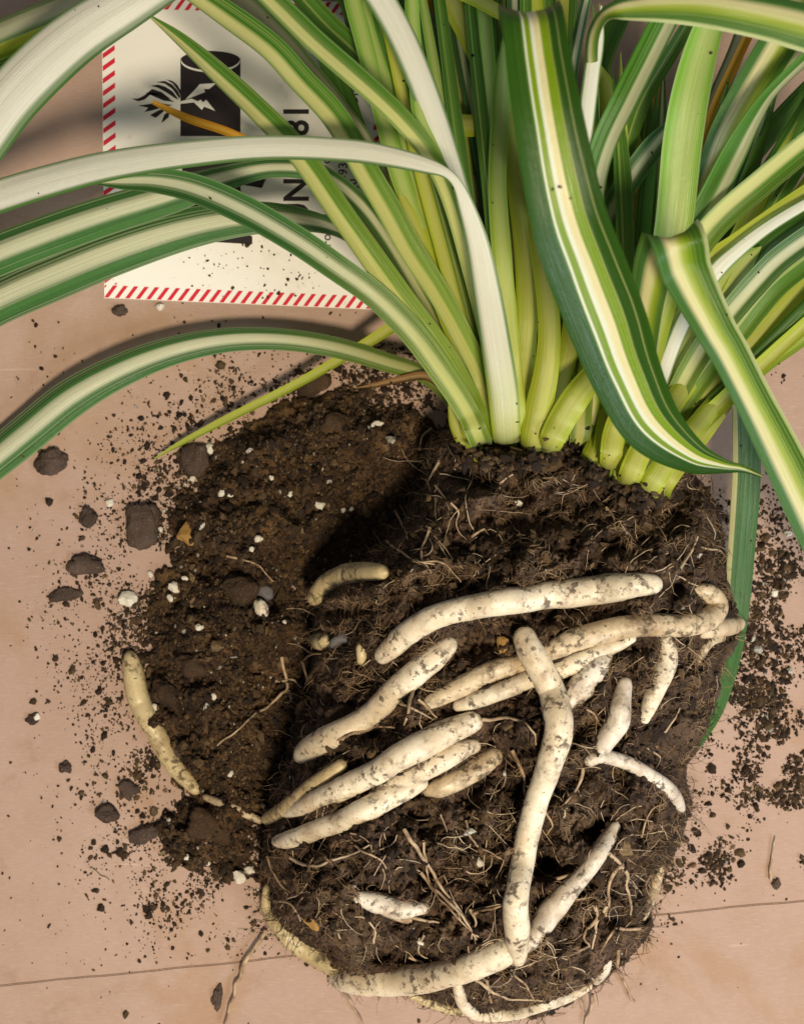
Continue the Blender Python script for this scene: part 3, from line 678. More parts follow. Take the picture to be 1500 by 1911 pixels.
fan('L', [(1150,700,50,44),(1175,560,54,50),(1182,450,56,52),(1190,350,58,52),(1173,268,60,52),(1140,185,60,50),(1112,110,60,46)], base=(1140,850), arch=.15, seed=0)
fan('CR',[(1090,640,50,42),(1095,480,64,46),(1106,338,74,48),(1127,265,78,48),(1165,185,82,49),(1205,105,84,50),(1245,25,86,50),(1272,-30,86,48)], base=(1080,830), arch=-.2, seed=2)
fan('G', [(1120,640,42,26),(1140,460,54,28),(1165,300,60,28),(1190,213,62,28),(1215,160,64,28),(1247,107,66,28),(1287,40,68,26),(1320,-20,68,24)], base=(1100,840), w0=28, arch=-.25)
fan('C', [(1090,640,52,34),(1105,500,58,38),(1128,420,62,42),(1155,365,65,44),(1190,312,67,44),(1228,262,68,38),(1262,218,68,26)], base=(1080,835), arch=-.2, seed=3)
fan('W', [(1075,640,52,28),(1075,480,66,30),(1084,330,76,32),(1092,240,80,32),(1104,140,84,31),(1114,70,86,28),(1122,10,88,26)], base=(1060,830), w0=30, arch=.15, seed=3)
fan('C', [(1060,600,46,22),(1058,360,58,24),(1060,220,62,24),(1068,130,64,24),(1080,60,66,22),(1098,-20,66,20)], base=(1050,830), w0=26, arch=.2, seed=2)
fan('D', [(1060,560,40,36),(1090,300,44,42),(1120,120,46,42),(1150,40,46,42),(1180,-20,46,40)], base=(1050,830), arch=.15, seed=0)
fan('D', [(1110,560,36,36),(1160,320,42,42),(1200,160,44,42),(1230,60,44,40),(1250,-20,44,38)], base=(1100,840), arch=.15, seed=1)
fan('S', [(1180,620,38,30),(1260,380,42,34),(1330,200,44,34),(1380,80,44,32),(1410,-20,44,30)], base=(1160,868), arch=.15)
fan('D', [(1215,700,36,36),(1300,480,40,40),(1380,320,42,42),(1460,220,42,40),(1560,120,42,40)], base=(1175,880), arch=.15, seed=2)
fan('G', [(1240,740,34,34),(1330,600,36,38),(1420,480,38,38),(1500,400,38,36),(1580,330,38,34)], base=(1190,888), arch=.15, seed=1)
lf('Y', [(1138,872,64,40),(1148,804,68,43),(1185,720,66,41),(1230,640,56,36),(1280,560,38,26)], arch=.17)
lf('Y', [(1170,902,66,44),(1198,838,70,44),(1250,760,68,41),(1300,690,56,36),(1350,620,38,26)], arch=.17)
lf('P', [(1205,920,66,46),(1243,864,70,44),(1295,800,66,39),(1345,740,56,32),(1400,680,40,24)], arch=.17)
lf('Y', [(1234,914,60,34),(1270,862,62,36),(1320,800,52,32),(1380,735,36,22)], arch=.17)
fan('L', [(1130,790,52,40),(1150,690,58,42),(1185,590,64,40),(1225,510,70,36)], base=(1122,850), w0=40, arch=.25)
# many narrow leaves between the broad ones
r_ = np.random.default_rng(123)
for k in range(46):
    x1 = 575 + k * 10.4 + r_.uniform(-10, 10); t = (x1 - 800) / 240.; xb = 950 + t * 48 + r_.uniform(-10, 10); yb = 838 - 26 * abs(t) - r_.uniform(0, 14)
    zt = r_.uniform(40, 74); w = r_.uniform(17, 31); bow = r_.uniform(-16, 16)
    if x1 < 655: continue
    sty = 'LDPGGYDCDG'[k % 10]
    xm = xb + (x1 - xb) * .36 + bow; xn = xb + (x1 - xb) * .70 + bow
    lf(sty, [(xb, yb, 48, w), (xb + (xm - xb) * .5, 700, (48 + zt) / 2, w + 4), (xm, 540, zt - 6, w + 5), (xn, 270, zt, w + 4), (x1, 60, zt + 2, w), (x1 - (xb - x1) * .12, -50, zt, w - 4)], arch=r_.choice([-.22, .2]))
for k in range(32):
    a = math.radians(42 + k * 1.75 + r_.uniform(-2, 2)); L_ = r_.uniform(720, 900); zt = r_.uniform(38, 72); w = r_.uniform(18, 32)
    ex, ey = 1185 + math.cos(a) * L_, 900 - math.sin(a) * L_; b0 = (1160 + math.cos(a) * 55, 912 - 60 * math.sin(a) ** 2 + r_.uniform(-8, 8)); bow = r_.uniform(-18, 18)
    sty = 'LGPDLDCGYG'[k % 10]
    q_ = lambda u, bw: (b0[0] + (ex - b0[0]) * u + math.sin(a) * bw, b0[1] + (ey - b0[1]) * u + math.cos(a) * bw)
    lf(sty, [(*b0, 50, w)] + [(*q_(u, bow * math.sin(u * 3.1)), 50 + (zt - 50) * min(1, u * 2), w + 4) for u in (.14, .3, .5, .75)] + [(*q_(1, 0), zt, w - 6)], arch=r_.choice([-.22, .2]))
# dark fills at the back
for k, (xa, xb, zz) in enumerate([(700, 560, 26), (760, 690, 24), (820, 760, 22), (850, 830, 26), (890, 880, 22), (930, 950, 24), (985, 1010, 22), (1030, 1060, 26), (860, 790, 30)]):
    lf('DGDSDGDDS'[k], [(960 + (xa - 960) * .05, 790, 34, 30), (960 + (xa - 960) * .45, 560, zz + 8, 38), (xa, 330, zz + 6, 42), ((xa + xb) / 2, 150, zz + 6, 42), (xb, -30, zz + 4, 40)], arch=.15)
# leaf from beneath, folding over the right of the ball down onto the cardboard
lf('K', [(1240,880,34,30),(1300,760,46,40),(1350,715,52,46),(1385,740,50,50),(1393,800,46,52),(1393,900,40,54),(1386,1000,34,52),(1378,1100,28,50),(1372,1170,24,44),(1360,1245,18,36),(1335,1328,12,28),(1300,1402,6,4)], arch=.12, seed=0)
# top right leaf arching over
lf('R', [(1110,830,50,28),(1110,560,52,28),(1108,300,58,28),(1104,150,72,26),(1106,70,112,24),(1128,28,142,26),(1180,12,149,48),(1300,8,152,74),(1420,26,152,84),(1540,56,150,90)], arch=.16, seed=3)
# big folded leaf in front, centre
lf('B', [(1090,836,46,44),(1112,640,56,56),(1072,400,84,76),(1022,200,122,92),(992,90,149,104),(985,42,162,110),(986,22,170,112),(992,34,176,114),(1002,110,178,120),(1020,220,177,130),(1056,400,168,142),(1092,505,159,148),(1130,605,150,146),(1165,700,140,130),(1212,790,129,110),(1290,852,116,62),(1350,870,107,26),(1385,875,102,14),(1424,890,96,4)],
   arch=.16, seed=0, sd_ang=[0,0,0,0,0,0,2,4,7,9,12,17,22,27,38,60,74,76,70], label='wide dark green leaf with cream stripes folded over towards the front')
# second folded leaf, right
lf('R', [(1188,872,56,44),(1196,720,80,54),(1206,600,104,66),(1226,500,122,84),(1246,452,132,98),(1254,440,137,102),(1264,456,140,102),(1276,505,134,94),(1330,612,128,76),(1356,656,124,73),(1403,748,116,73),(1455,850,106,80),(1530,1005,92,84)],
   arch=.20, seed=1, sd_ang=[0,0,2,6,10,13,17,24,30,31,29,27,26], label='green leaf with pale yellow stripe bent over beside the wide folded one')

# ------------------------------------------------------------------ fine roots: traced ones, then the uncountable hair
FR = [([(525,1225),(532,1285),(470,1340),(405,1390)],3.4),([(755,1550),(800,1620),(850,1690),(890,1750)],3.6),([(782,1625),(812,1660),(850,1700),(893,1748)],3.4),
 ([(790,1570),(800,1640),(840,1700),(880,1740)],2.4),([(870,1532),(880,1568),(936,1602)],2.6),([(545,1600),(580,1616),(640,1600),(690,1575)],3.0),([(900,1345),(960,1340),(998,1368),(1000,1392)],3.0),
 ([(1132,1590),(1162,1618),(1172,1660),(1178,1708)],4.2),([(1158,1612),(1140,1640),(1132,1710)],4.0),([(1040,1642),(1100,1622),(1122,1600),(1130,1540)],3.4),([(1108,1686),(1114,1710),(1088,1748),(1100,1764),(1070,1778)],3.6),
 ([(1130,1690),(1112,1730),(1106,1770)],3.6),([(1190,1732),(1150,1736),(1118,1778)],3.6),([(955,1400),(975,1440),(982,1500),(978,1560)],3.4),([(1090,1430),(1076,1468),(1054,1498)],3.6),([(880,1705),(920,1695),(962,1684)],3.0),
 ([(885,1825),(930,1858),(1010,1868)],3.4),([(1155,1770),(1156,1818),(1186,1872)],4.2),([(494,1738),(462,1790),(440,1840),(418,1915)],5.0),([(1104,1858),(1090,1915)],3.6),([(800,985),(788,1040),(806,1070)],3.0),
 ([(720,1008),(770,1042),(812,1050)],2.6),([(740,955),(752,985),(764,1010)],2.2),([(790,1050),(830,1050),(858,1085)],2.6),([(1268,1062),(1290,1030),(1302,1000)],3.4),([(1300,1020),(1340,1030),(1366,1048)],2.2),
 ([(425,1038),(455,1045),(482,1056),(512,1085)],2.8),([(840,940),(856,958),(852,980),(870,1010)],2.2),([(810,905),(830,930),(838,950)],2.2),([(880,1000),(900,985),(915,1000)],2.4),([(930,900),(955,885),(975,880)],2.4),
 ([(1130,945),(1142,960),(1150,990)],2.4),([(780,1305),(800,1325),(815,1338)],3.0),([(745,1315),(790,1335),(818,1348)],2.6),([(770,1290),(762,1330),(755,1350)],3.4),([(1205,1395),(1230,1410),(1222,1440)],2.4),
 ([(1090,1320),(1108,1330),(1118,1345)],2.4),([(660,1580),(700,1600),(720,1620)],2.2),([(735,1700),(780,1712),(820,1724)],3.4),([(700,1760),(690,1720),(660,1710)],2.6),([(790,1745),(780,1770),(800,1790)],2.8),
 ([(760,1785),(790,1798)],3.0),([(905,1830),(915,1870),(925,1890)],2.8),([(950,1810),(980,1840),(1000,1870)],2.6),([(1010,1500),(1030,1540),(1020,1560)],2.4),([(565,1235),(572,1260),(568,1280)],3.0),
 ([(528,1270),(550,1270),(566,1282)],2.6),([(500,1600),(515,1640),(545,1670)],2.4),([(510,1680),(545,1690),(560,1720)],3.0),([(630,1380),(680,1362),(735,1358)],3.0),([(1240,1370),(1262,1340),(1270,1320)],2.2),
 ([(1195,1560),(1210,1520),(1240,1500)],2.2),([(640,1850),(665,1890),(685,1930)],2.4),([(880,1700),(885,1720),(880,1750)],2.6),([(820,860),(808,880),(796,905)],3.4),([(806,800),(790,812),(784,840)],2.6),([(845,780),(838,802),(826,815)],2.4)]
def strand(pts, r, seed, lift=.0006):
    L = sum(math.dist(pts[i], pts[i + 1]) for i in range(len(pts) - 1)); n = int(max(8, L / 6))
    q = spline([(a, b, 0, r) for a, b in pts], n)
    x = q[:, 0] + vnoise(np.arange(n) * .33, np.full(n, seed * 1.7), 3) * 7; y = q[:, 1] + vnoise(np.arange(n) * .33, np.full(n, seed * 2.9), 13) * 7
    z = np.maximum(surf(x, y), surfs(x, y) - .001) + lift + .0012 * (vnoise(np.arange(n) * .25, np.full(n, seed), 5) + .5)
    z = np.convolve(np.pad(z, 2, 'edge'), np.ones(5) / 5, 'valid')
    c = PA(x, y, z); rr = r * S * (1 - .55 * np.linspace(0, 1, n)) * (1 + .3 * vnoise(np.arange(n) * .5, np.full(n, seed * 3.), 6))
    return tube_geo(c, rr, 6, True, seed, 0)
for k, (pts, r) in enumerate(FR):
    v, f = strand(pts, r, k + 1, .0015); link('fine_root', mesh_np('fine_root', v, f, M_fine), rball)

def hairs(n, region, seed, name, rmin, rmax, lmin, lmax):
    r_ = np.random.default_rng(seed); VV, FF, off = [], [], 0
    cnt = 0
    while cnt < n:
        x0, y0 = r_.uniform(480, 1390), r_.uniform(830, 1900)
        if lookup(db, x0, y0) < 6: continue
        if region(x0, y0) < r_.random(): continue
        a = r_.uniform(0, 2 * np.pi); L = r_.uniform(lmin, lmax); m = 7; st = L / m; pts = []
        x, y = x0, y0
        da = r_.normal(0, .25)
        for i in range(m):
            pts.append((x, y)); a += da + r_.normal(0, .22); x += math.cos(a) * st; y += math.sin(a) * st
        p = np.array(pts); z = surf(p[:, 0], p[:, 1]); z = np.maximum(z, .0005)
        lift = r_.uniform(.0002, .0030); bowl = np.sin(np.linspace(.2, np.pi, m))
        z = np.convolve(np.pad(z, 1, 'edge'), np.ones(3) / 3, 'valid') + .0003 + lift * bowl
        rr = np.full(m, r_.uniform(rmin, rmax) * S) * np.linspace(1, .5, m)
        v, f = tube_geo(PA(p[:, 0], p[:, 1], z), rr, 3); VV.append(v); FF.append(f + off); off += len(v); cnt += 1
    return np.concatenate(VV), np.concatenate(FF)
def fringe(n, seed):
    r_ = np.random.default_rng(seed); VV, FF, off = [], [], 0
    while len(VV) < n:
        x0, y0 = r_.uniform(480, 1400), r_.uniform(800, 1910); d0 = float(lookup(db, x0, y0))
        if not (2 < d0 < 26): continue
        gx = float(lookup(db, x0 + 6, y0) - lookup(db, x0 - 6, y0)); gy = float(lookup(db, x0, y0 + 6) - lookup(db, x0, y0 - 6))
        a = math.atan2(-gy, -gx) + r_.normal(0, .7); L = r_.uniform(18, 62); m = 7; x, y = x0, y0; pts = []; da = r_.normal(0, .2)
        for i in range(m): pts.append((x, y)); a += da + r_.normal(0, .25); x += math.cos(a) * L / m; y += math.sin(a) * L / m
        p = np.array(pts); z0 = float(surf(x0, y0)); z = z0 * (1 - np.linspace(0, 1, m) * r_.uniform(.1, .9)) + .001
        z = np.maximum(z, surf(p[:, 0], p[:, 1]) + .0006)
        v, f = tube_geo(PA(p[:, 0], p[:, 1], z), np.full(m, r_.uniform(.5, 1.3) * S) * np.linspace(1, .4, m), 3); VV.append(v); FF.append(f + off); off += len(v)
    return np.concatenate(VV), np.concatenate(FF)
def m_hair():
    m = NT('root_hair'); n = m.noise(m.pos(), 70, 3)
    m.base(m.mix(m.mr(n, .38, .62), (0.060, 0.036, 0.020), (0.30, 0.20, 0.11))); m.rough(.75); m.spec(.25); return m.m
v0, f0 = fringe(620, 8)
v, f = hairs(4600, lambda x, y: np.clip(.4 + 2.2 * float(fbm(np.array(x), np.array(y), 90, 2, 66)), .05, 1), 5, 'h', .45, 1.1, 14, 62)
v, f = np.concatenate([v, v0]), np.concatenate([f, f0 + len(v)])
link('root_hair', mesh_np('root_hair', v, f, m_hair()), rball, 'fine tan root hairs matted over the soil', kind='stuff')

v, f = hairs(300, lambda x, y: 1.0 if (y < 1090 or y > 1500 or x < 640) else .35, 15, 'h', .8, 1.7, 45, 130)
link('root_hair', mesh_np('root_hair', v, f, M_fine), rball, 'long pale rootlets trailing over the soil', kind='stuff')
# ------------------------------------------------------------------ crumbs of soil (uncountable)
def rock_shapes(nv, sub, seed, amp=.35):
    out = []
    for k in range(nv):
        bm = bmesh.new(); bmesh.ops.create_icosphere(bm, subdivisions=sub, radius=1.0)
        for vv in bm.verts:
            vv.co *= 1 + amp * mnoise.noise(vv.co * 1.3 + Vector((k * 7.1, seed, 0))) * 1.6 + amp * .5 * mnoise.noise(vv.co * 3.1 + Vector((k * 3.1, seed, 5)))
        bm.verts.index_update(); out.append((np.array([vv.co[:] for vv in bm.verts]), np.array([[q.index for q in ff.verts] for ff in bm.faces]))); bm.free()
    return out
SH1 = rock_shapes(8, 1, 3, .45)
PAL = np.array([(0.024, .014, .008), (.052, .032, .015), (.095, .059, .028), (.034, .020, .012), (.11, .068, .034), (.018, .011, .008), (.060, .032, .014), (.17, .115, .06)])
def crumbs(px, py, rpx, zoff, seed, white=.0, flat=.7):
    r_ = np.random.default_rng(seed); n = len(px)
    z = surf(px, py) + zoff
    base = PA(np.asarray(px), np.asarray(py), z)
    which = r_.integers(0, len(SH1), n); VV, FF, CC, off = [], [], [], 0
    ang = r_.uniform(0, 2 * np.pi, (n, 3)); sc3 = np.exp(r_.normal(0, .28, (n, 3))) * np.array([1, 1, flat])
    ci = r_.choice(len(PAL), n, p=[.2, .2, .16, .16, .06, .14, .06, .02]); col = PAL[ci] * r_.uniform(.7, 1.35, (n, 1))
    wm = r_.random(n) < white; col[wm] = np.array([.55, .52, .45]) * r_.uniform(.5, 1.15, (wm.sum(), 1))
    for s in range(len(SH1)):
        ii = np.nonzero(which == s)[0]
        if not len(ii): continue
        sv, sf = SH1[s]
        loc = sv[None] * sc3[ii][:, None, :]
        a, b = ang[ii, 0][:, None], (ang[ii, 1] * .12)[:, None]
        x, y, zz = loc[..., 0], loc[..., 1], loc[..., 2]
        x, y = x * np.cos(a) - y * np.sin(a), x * np.sin(a) + y * np.cos(a)
        x, zz = x * np.cos(b) - zz * np.sin(b), x * np.sin(b) + zz * np.cos(b)
        R = (np.asarray(rpx)[ii] * S)[:, None]
        v = np.stack([base[ii, 0][:, None] + x * R, base[ii, 1][:, None] + y * R, base[ii, 2][:, None] + zz * R + R * flat * .35], -1)
        m, k = len(ii), len(sv)
        FF.append((sf[None] + (np.arange(m) * k)[:, None, None] + off).reshape(-1, 3)); VV.append(v.reshape(-1, 3))
        c4 = np.concatenate([col[ii], np.ones((m, 1))], 1); CC.append(np.repeat(c4, k, 0)); off += m * k
    return np.concatenate(VV), np.concatenate(FF), np.concatenate(CC)

def scatter(n, dens, x0, x1, y0, y1, seed):
    r_ = np.random.default_rng(seed); X, Y = [], []; tot = 0
    while tot < n:
        x = r_.uniform(x0, x1, n * 3); y = r_.uniform(y0, y1, n * 3); k = r_.random(n * 3) < dens(x, y)
        X.append(x[k]); Y.append(y[k]); tot += k.sum()
    return np.concatenate(X)[:n], np.concatenate(Y)[:n]

# on the root ball
x, y = scatter(17000, lambda x, y: (lookup(db, x, y) > 3) * (.45 + .55 * (fbm(x, y, 60, 3, 8) > -.05)), 480, 1400, 820, 1910, 31)
r = np.exp(np.random.default_rng(1).normal(.62, .62, len(x)))
v, f, c = crumbs(x, y, np.clip(r, .7, 10), -.0002, 51, .006)
link('soil_crumb', mesh_np('soil_crumb', v, f, M_crumb, False, None, c), rball, 'loose soil crumbs clinging to the roots', kind='stuff')
# on the heap and its fringe
def dens_heap(x, y):
    d = lookup(sdf_h, x, y)
    clump = np.clip(.5 + 1.6 * fbm(x, y, 55, 3, 71), 0, 1)
    return np.where((d > 5) | (lookup(lowp, x, y) > 0), .55, np.exp(d / 50.) * clump * .95)
sdf_h = sdf(HEAP, XX, YY)
x, y = scatter(40000, dens_heap, 20, 840, 640, 1800, 37)
k = ~((lookup(db, x, y) > 4)); x, y = x[k], y[k]
r_ = np.random.default_rng(2); out = lookup(sdf_h, x, y) < 0
r = np.exp(r_.normal(.42, .60, len(x))); r = np.where(out, r * .92, r)
v, f, c = crumbs(x, y, np.clip(r, .7, 12), -.0001, 53, .014)
link('soil_crumb', mesh_np('soil_crumb', v, f, M_crumb, False, None, c), heap_o, 'small crumbs on and around the heap', kind='stuff')
# sparse dust all round, denser in patches on the right
def blob(x, y, L):
    d = 0
    for cx, cy, sx, sy, w in L: d = d + w * np.exp(-((x - cx) / sx) ** 2 - ((y - cy) / sy) ** 2)
    return d
def dens_right(x, y):
    e = blob(x, y, [(1440, 1230, 60, 120, .55), (1480, 1480, 60, 70, .9), (1410, 1180, 50, 60, .6), (1370, 1420, 70, 70, .45), (1300, 1585, 34, 30, .6), (1345, 1605, 26, 40, .7), (1460, 1080, 45, 70, .65), (1330, 1640, 60, 50, .2),
                     (1395, 1300, 60, 60, .5), (1240, 1650, 30, 40, .4), (1470, 1390, 50, 60, .7), (1440, 950, 40, 60, .2), (1330, 970, 60, 60, .5), (1240, 1720, 24, 50, .35)])
    return np.clip(e * np.clip(.35 + 1.9 * fbm(x, y, 48, 4, 88), 0, 1.2), 0, 1)
x, y = scatter(8000, dens_right, 1180, 1540, 850, 1800, 41)
k = lookup(db, x, y) < 0; x, y = x[k], y[k]
r = np.exp(np.random.default_rng(3).normal(.52, .58, len(x)))
v, f, c = crumbs(x, y, np.clip(r, .6, 9), -.0001, 57, .012)
link('scattered_soil', mesh_np('scattered_soil', v, f, M_crumb, False, None, c), None, 'thin scatter of soil crumbs on the cardboard right of the root ball', 'soil', kind='stuff')
def dens_all(x, y):
    e = .018 + blob(x, y, [(420, 680, 110, 50, .10), (350, 780, 120, 60, .22), (230, 900, 90, 80, .12), (180, 1120, 80, 90, .35), (220, 1350, 70, 110, .30), (250, 1540, 70, 80, .28), (360, 1690, 90, 60, .35), (300, 1440, 60, 60, .4), (490, 1790, 60, 60, .15), (600, 720, 120, 40, .55), (700, 690, 60, 30, .3), (1420, 680, 60, 40, .04)])
    return np.clip(e * np.clip(.45 + 1.8 * fbm(x, y, 60, 3, 98), 0, 1.3), 0, 1)
x, y = scatter(3000, dens_all, -40, 1540, 580, 1960, 43)
k = lookup(db, x, y) < 0; x, y = x[k], y[k]
r = np.exp(np.random.default_rng(4).normal(.42, .62, len(x)))
v, f, c = crumbs(x, y, np.clip(r, .6, 9), -.0001, 59, .012)
x, y = scatter(80, lambda x, y: np.clip(blob(x, y, [(470, 490, 90, 40, .6), (560, 515, 60, 30, .4), (400, 540, 120, 20, .2)]), 0, 1), 300, 720, 430, 580, 44)
r = np.exp(np.random.default_rng(5).normal(.55, .5, len(x)))
v2, f2, c2 = crumbs(x, y, np.clip(r, .8, 6), .0004, 61, 0)
v, f, c = np.concatenate([v, v2]), np.concatenate([f, f2 + len(v)]), np.concatenate([c, c2])
link('soil_dust', mesh_np('soil_dust', v, f, M_crumb, False, None, c), None, 'tiny soil flecks strewn across cardboard and shipping label', 'soil', kind='stuff')
# flecks stuck on roots: they sit on the root surfaces
HV, HF, HN = [], [], []
def stuck():
    r_ = np.random.default_rng(9); PX, PY, ZZ, RR = [], [], [], []
    for o in [o for o in plant.children if o.name.startswith('tuberous_root')]:
        me = o.data; n = len(me.vertices); co = np.zeros(n * 3, np.float32); me.vertices.foreach_get('co', co); co = co.reshape(-1, 3)
        no = np.zeros(n * 3, np.float32); me.vertices.foreach_get('normal', no); no = no.reshape(-1, 3)
        up = np.nonzero(no[:, 2] > -.1)[0]
        m = int(len(up) * .085); ii = r_.choice(up, m, replace=False)
        ww = .35 + .65 * (fbm(co[ii, 0] * 4000, co[ii, 1] * 4000, 40, 2, 3) > .02); ii = ii[r_.random(m) < ww]
        ZZ.append(co[ii] - no[ii] * .0001); RR.append(np.exp(r_.normal(.25, .5, len(ii))))
        sd_ = np.nonzero((no[:, 2] > -.15) & (no[:, 2] < .50))[0]; jj = r_.choice(sd_, int(len(sd_) * .30), replace=False)
        gate = fbm(co[jj, 0] * 5000, co[jj, 1] * 5000, 60, 2, 7) > -.12; jj = jj[gate]
        ZZ.append(co[jj]); RR.append(np.exp(r_.normal(.55, .5, len(jj))))
        hh = r_.choice(np.nonzero((no[:, 2] > -.1) & (no[:, 2] < .7))[0], 70)
        for h in hh:
            d0 = no[h].copy(); d0[2] = 0; d0 /= np.linalg.norm(d0) + 1e-9; a_ = r_.normal(0, .6); d1 = np.array([d0[0] * math.cos(a_) - d0[1] * math.sin(a_), d0[0] * math.sin(a_) + d0[1] * math.cos(a_), 0])
            Lh = r_.uniform(8, 24) * S; u_ = np.linspace(-.35, .65, 5)[:, None]
            cc = co[h] + no[h] * .0003 + d1 * (u_ * Lh) + np.array([0, 0, 1]) * (-(u_ - .1) ** 2 * Lh * .9)
            v_, f_ = tube_geo(cc, np.full(5, r_.uniform(.45, .9) * S), 3); HV.append(v_); HF.append(f_ + sum(HN)); HN.append(len(v_))
    return np.concatenate(ZZ), np.concatenate(RR)
p3, rr = stuck()
def crumbs3(p3, rpx, seed):
    r_ = np.random.default_rng(seed); VV, FF, CC, off = [], [], [], 0
    for i in range(len(p3)):
        sv, sf = SH1[r_.integers(0, 8)]
        a = r_.uniform(0, 6.28); s = np.exp(r_.normal(0, .4, 3)) * rpx[i] * S; s[2] *= .5
        v = sv * s; v = np.stack([v[:, 0] * math.cos(a) - v[:, 1] * math.sin(a), v[:, 0] * math.sin(a) + v[:, 1] * math.cos(a), v[:, 2]], -1) + p3[i]
        VV.append(v); FF.append(sf + off); off += len(sv); CC.append(np.repeat(np.append(PAL[r_.integers(0, 7)] * .9, 1)[None], len(sv), 0))
    return np.concatenate(VV), np.concatenate(FF), np.concatenate(CC)
link('root_hair', mesh_np('root_hair', np.concatenate(HV), np.concatenate(HF), bpy.data.materials['root_hair']), plant, 'short dark fibres along the edges of the thick roots', kind='stuff')
v, f, c = crumbs3(p3, np.clip(rr, .5, 3.6), 77)
link('soil_fleck', mesh_np('soil_fleck', v, f, M_crumb, False, None, c), plant, 'soil flecks stuck to the pale roots', kind='stuff')
# clumps of soil packed round the leaf bases
r_ = np.random.default_rng(29); n = 860
cx_ = np.concatenate([r_.uniform(850, 1080, n // 2), r_.uniform(1090, 1260, n // 2)]); cy_ = np.where(cx_ < 1085, 864 - .0016 * (cx_ - 965) ** 2, 930 - .006 * (cx_ - 1200) ** 2) + r_.normal(2, 11, n)
cz_ = surf(cx_, cy_) + np.abs(r_.normal(0, .0045, n))
v, f, c = crumbs3(PA(cx_, cy_, cz_), np.clip(np.exp(r_.normal(1.35, .5, n)), 1.5, 11), 83)
link('soil_clump', mesh_np('soil_clump', v, f, M_crumb, False, None, c), plant, 'dark soil packed round the leaf bases', kind='stuff')
# flecks at the leaf bases
r_ = np.random.default_rng(19); LP = []
for o in [o for o in plant.children if o.name.startswith('leaf')]:
    me = o.data; n = len(me.vertices); co = np.zeros(n * 3, np.float32); me.vertices.foreach_get('co', co); co = co.reshape(-1, 3)
    m = min(n // 11, 12); ii = r_.integers(0, 11 * m, 9); ii = ii[r_.random(9) < np.clip(1 - ii / (11. * m), 0, 1) ** 1.2]
    LP.append(co[ii] + np.array([0, 0, .0003]))
for o in [o for o in plant.children if o.name.startswith('leaf')]:
    me = o.data; n = len(me.vertices); co = np.zeros(n * 3, np.float32); me.vertices.foreach_get('co', co); co = co.reshape(-1, 3)
    LP.append(co[r_.integers(0, n, 8 if o.get('label') else 3)] + np.array([0, 0, .0003]))
LP = np.concatenate(LP)
v, f, c = crumbs3(LP, np.clip(np.exp(r_.normal(.45, .5, len(LP))), .6, 4), 79)
link('soil_fleck', mesh_np('soil_fleck', v, f, M_crumb, False, None, c), plant, 'soil flecks on the pale leaf bases', kind='stuff')

# ------------------------------------------------------------------ clods, pebbles, perlite: single things
def lump(name, px, py, rx, ry, mat, label, cat, group=None, h=.7, ang=0, sub=3, amp=.22, sink=.25, seed=0):
    bm = bmesh.new(); bmesh.ops.create_icosphere(bm, subdivisions=sub, radius=1.0)
    for vv in bm.verts:
        c = vv.co.copy(); vv.co = c * (1 + amp * mnoise.noise(c * 1.1 + Vector((px, py, seed)) * .37) * 1.6 + amp * .5 * mnoise.noise(c * 3.0 + Vector((py, px, 3)) * .21) + amp * .34 * mnoise.noise(c * 7 + Vector((py, px, 9))) + amp * .2 * mnoise.noise(c * 16 + Vector((py, px, 4))))
    hz = min(rx, ry) * h * S; a = -math.radians(ang)
    for vv in bm.verts:
        x, y, z = vv.co.x * rx * S, vv.co.y * ry * S, vv.co.z * hz
        vv.co = (x * math.cos(a) - y * math.sin(a), x * math.sin(a) + y * math.cos(a), z)
    for ff in bm.faces: ff.smooth = sub >= 3
    me = bpy.data.meshes.new(name); bm.to_mesh(me); bm.free(); me.materials.append(mat)
    o = link(name, me, None, label, cat, group)
    z0 = float(surf(px, py)); o.location = P(px, py, z0 + hz * (1 - sink)); return o
CL = [(265,980,33,40,'large smooth dark clod at the left edge of the soil heap',0),(162,1052,37,18,'flat oblong dark clod left of the soil heap',4),
 (97,862,28,24,'round dark clod half tucked under the long leaf at left',-20),(223,580,12,10,'small dark crumb just below the corner of the label',0),
 (366,858,26,28,'rounded clod at the top left of the heap beside the thin leaf tip',0),(585,716,32,20,'brown clod under the thin green leaf above the heap',-20),
 (625,796,26,24,'smooth brown clod high in the heap near the dried leaf',0),(200,1520,20,16,'flat dark clod lying alone left of the broken root',10),
 (60,1342,12,9,'tiny dark clod near the left border below the heap',-10),(121,1432,11,10,'lone dark crumb left of the broken root on bare cardboard',30),
 (270,1556,30,17,'flat shard of dark soil at the lower left of the heap',-15),(355,1242,30,20,'smooth brown clod inside the curve of the broken root, upper one',10),
 (312,1292,24,30,'brown clod touching the upper part of the broken root',-30),(392,1545,44,26,'wide flat clod below the lower tip of the broken root',20),
 (450,1100,30,24,'rounded brown lump in the middle of the heap',0),(640,1340,30,22,'brown lump beside the upper left pale roots',0),
 (570,1335,17,24,'olive brown lump left of the second pale root',10),(405,1862,9,20,'narrow dark crumb at the bottom left on the flap',8),
 (1448,1648,7,9,'lone round crumb right of the root ball above the seam',0),(700,1075,20,18,'small clod against the yellow root stub',0),
 (325,1405,14,10,'small clod touching the outer side of the broken root',40),(163,965,16,18,'crumbly clod pair left of the large smooth clod',0),(240,1475,18,16,'crumbly dark clod left of the broken root tip',0),(120,1110,30,12,'string of dark crumbs left of the white perlite cluster',-10)]
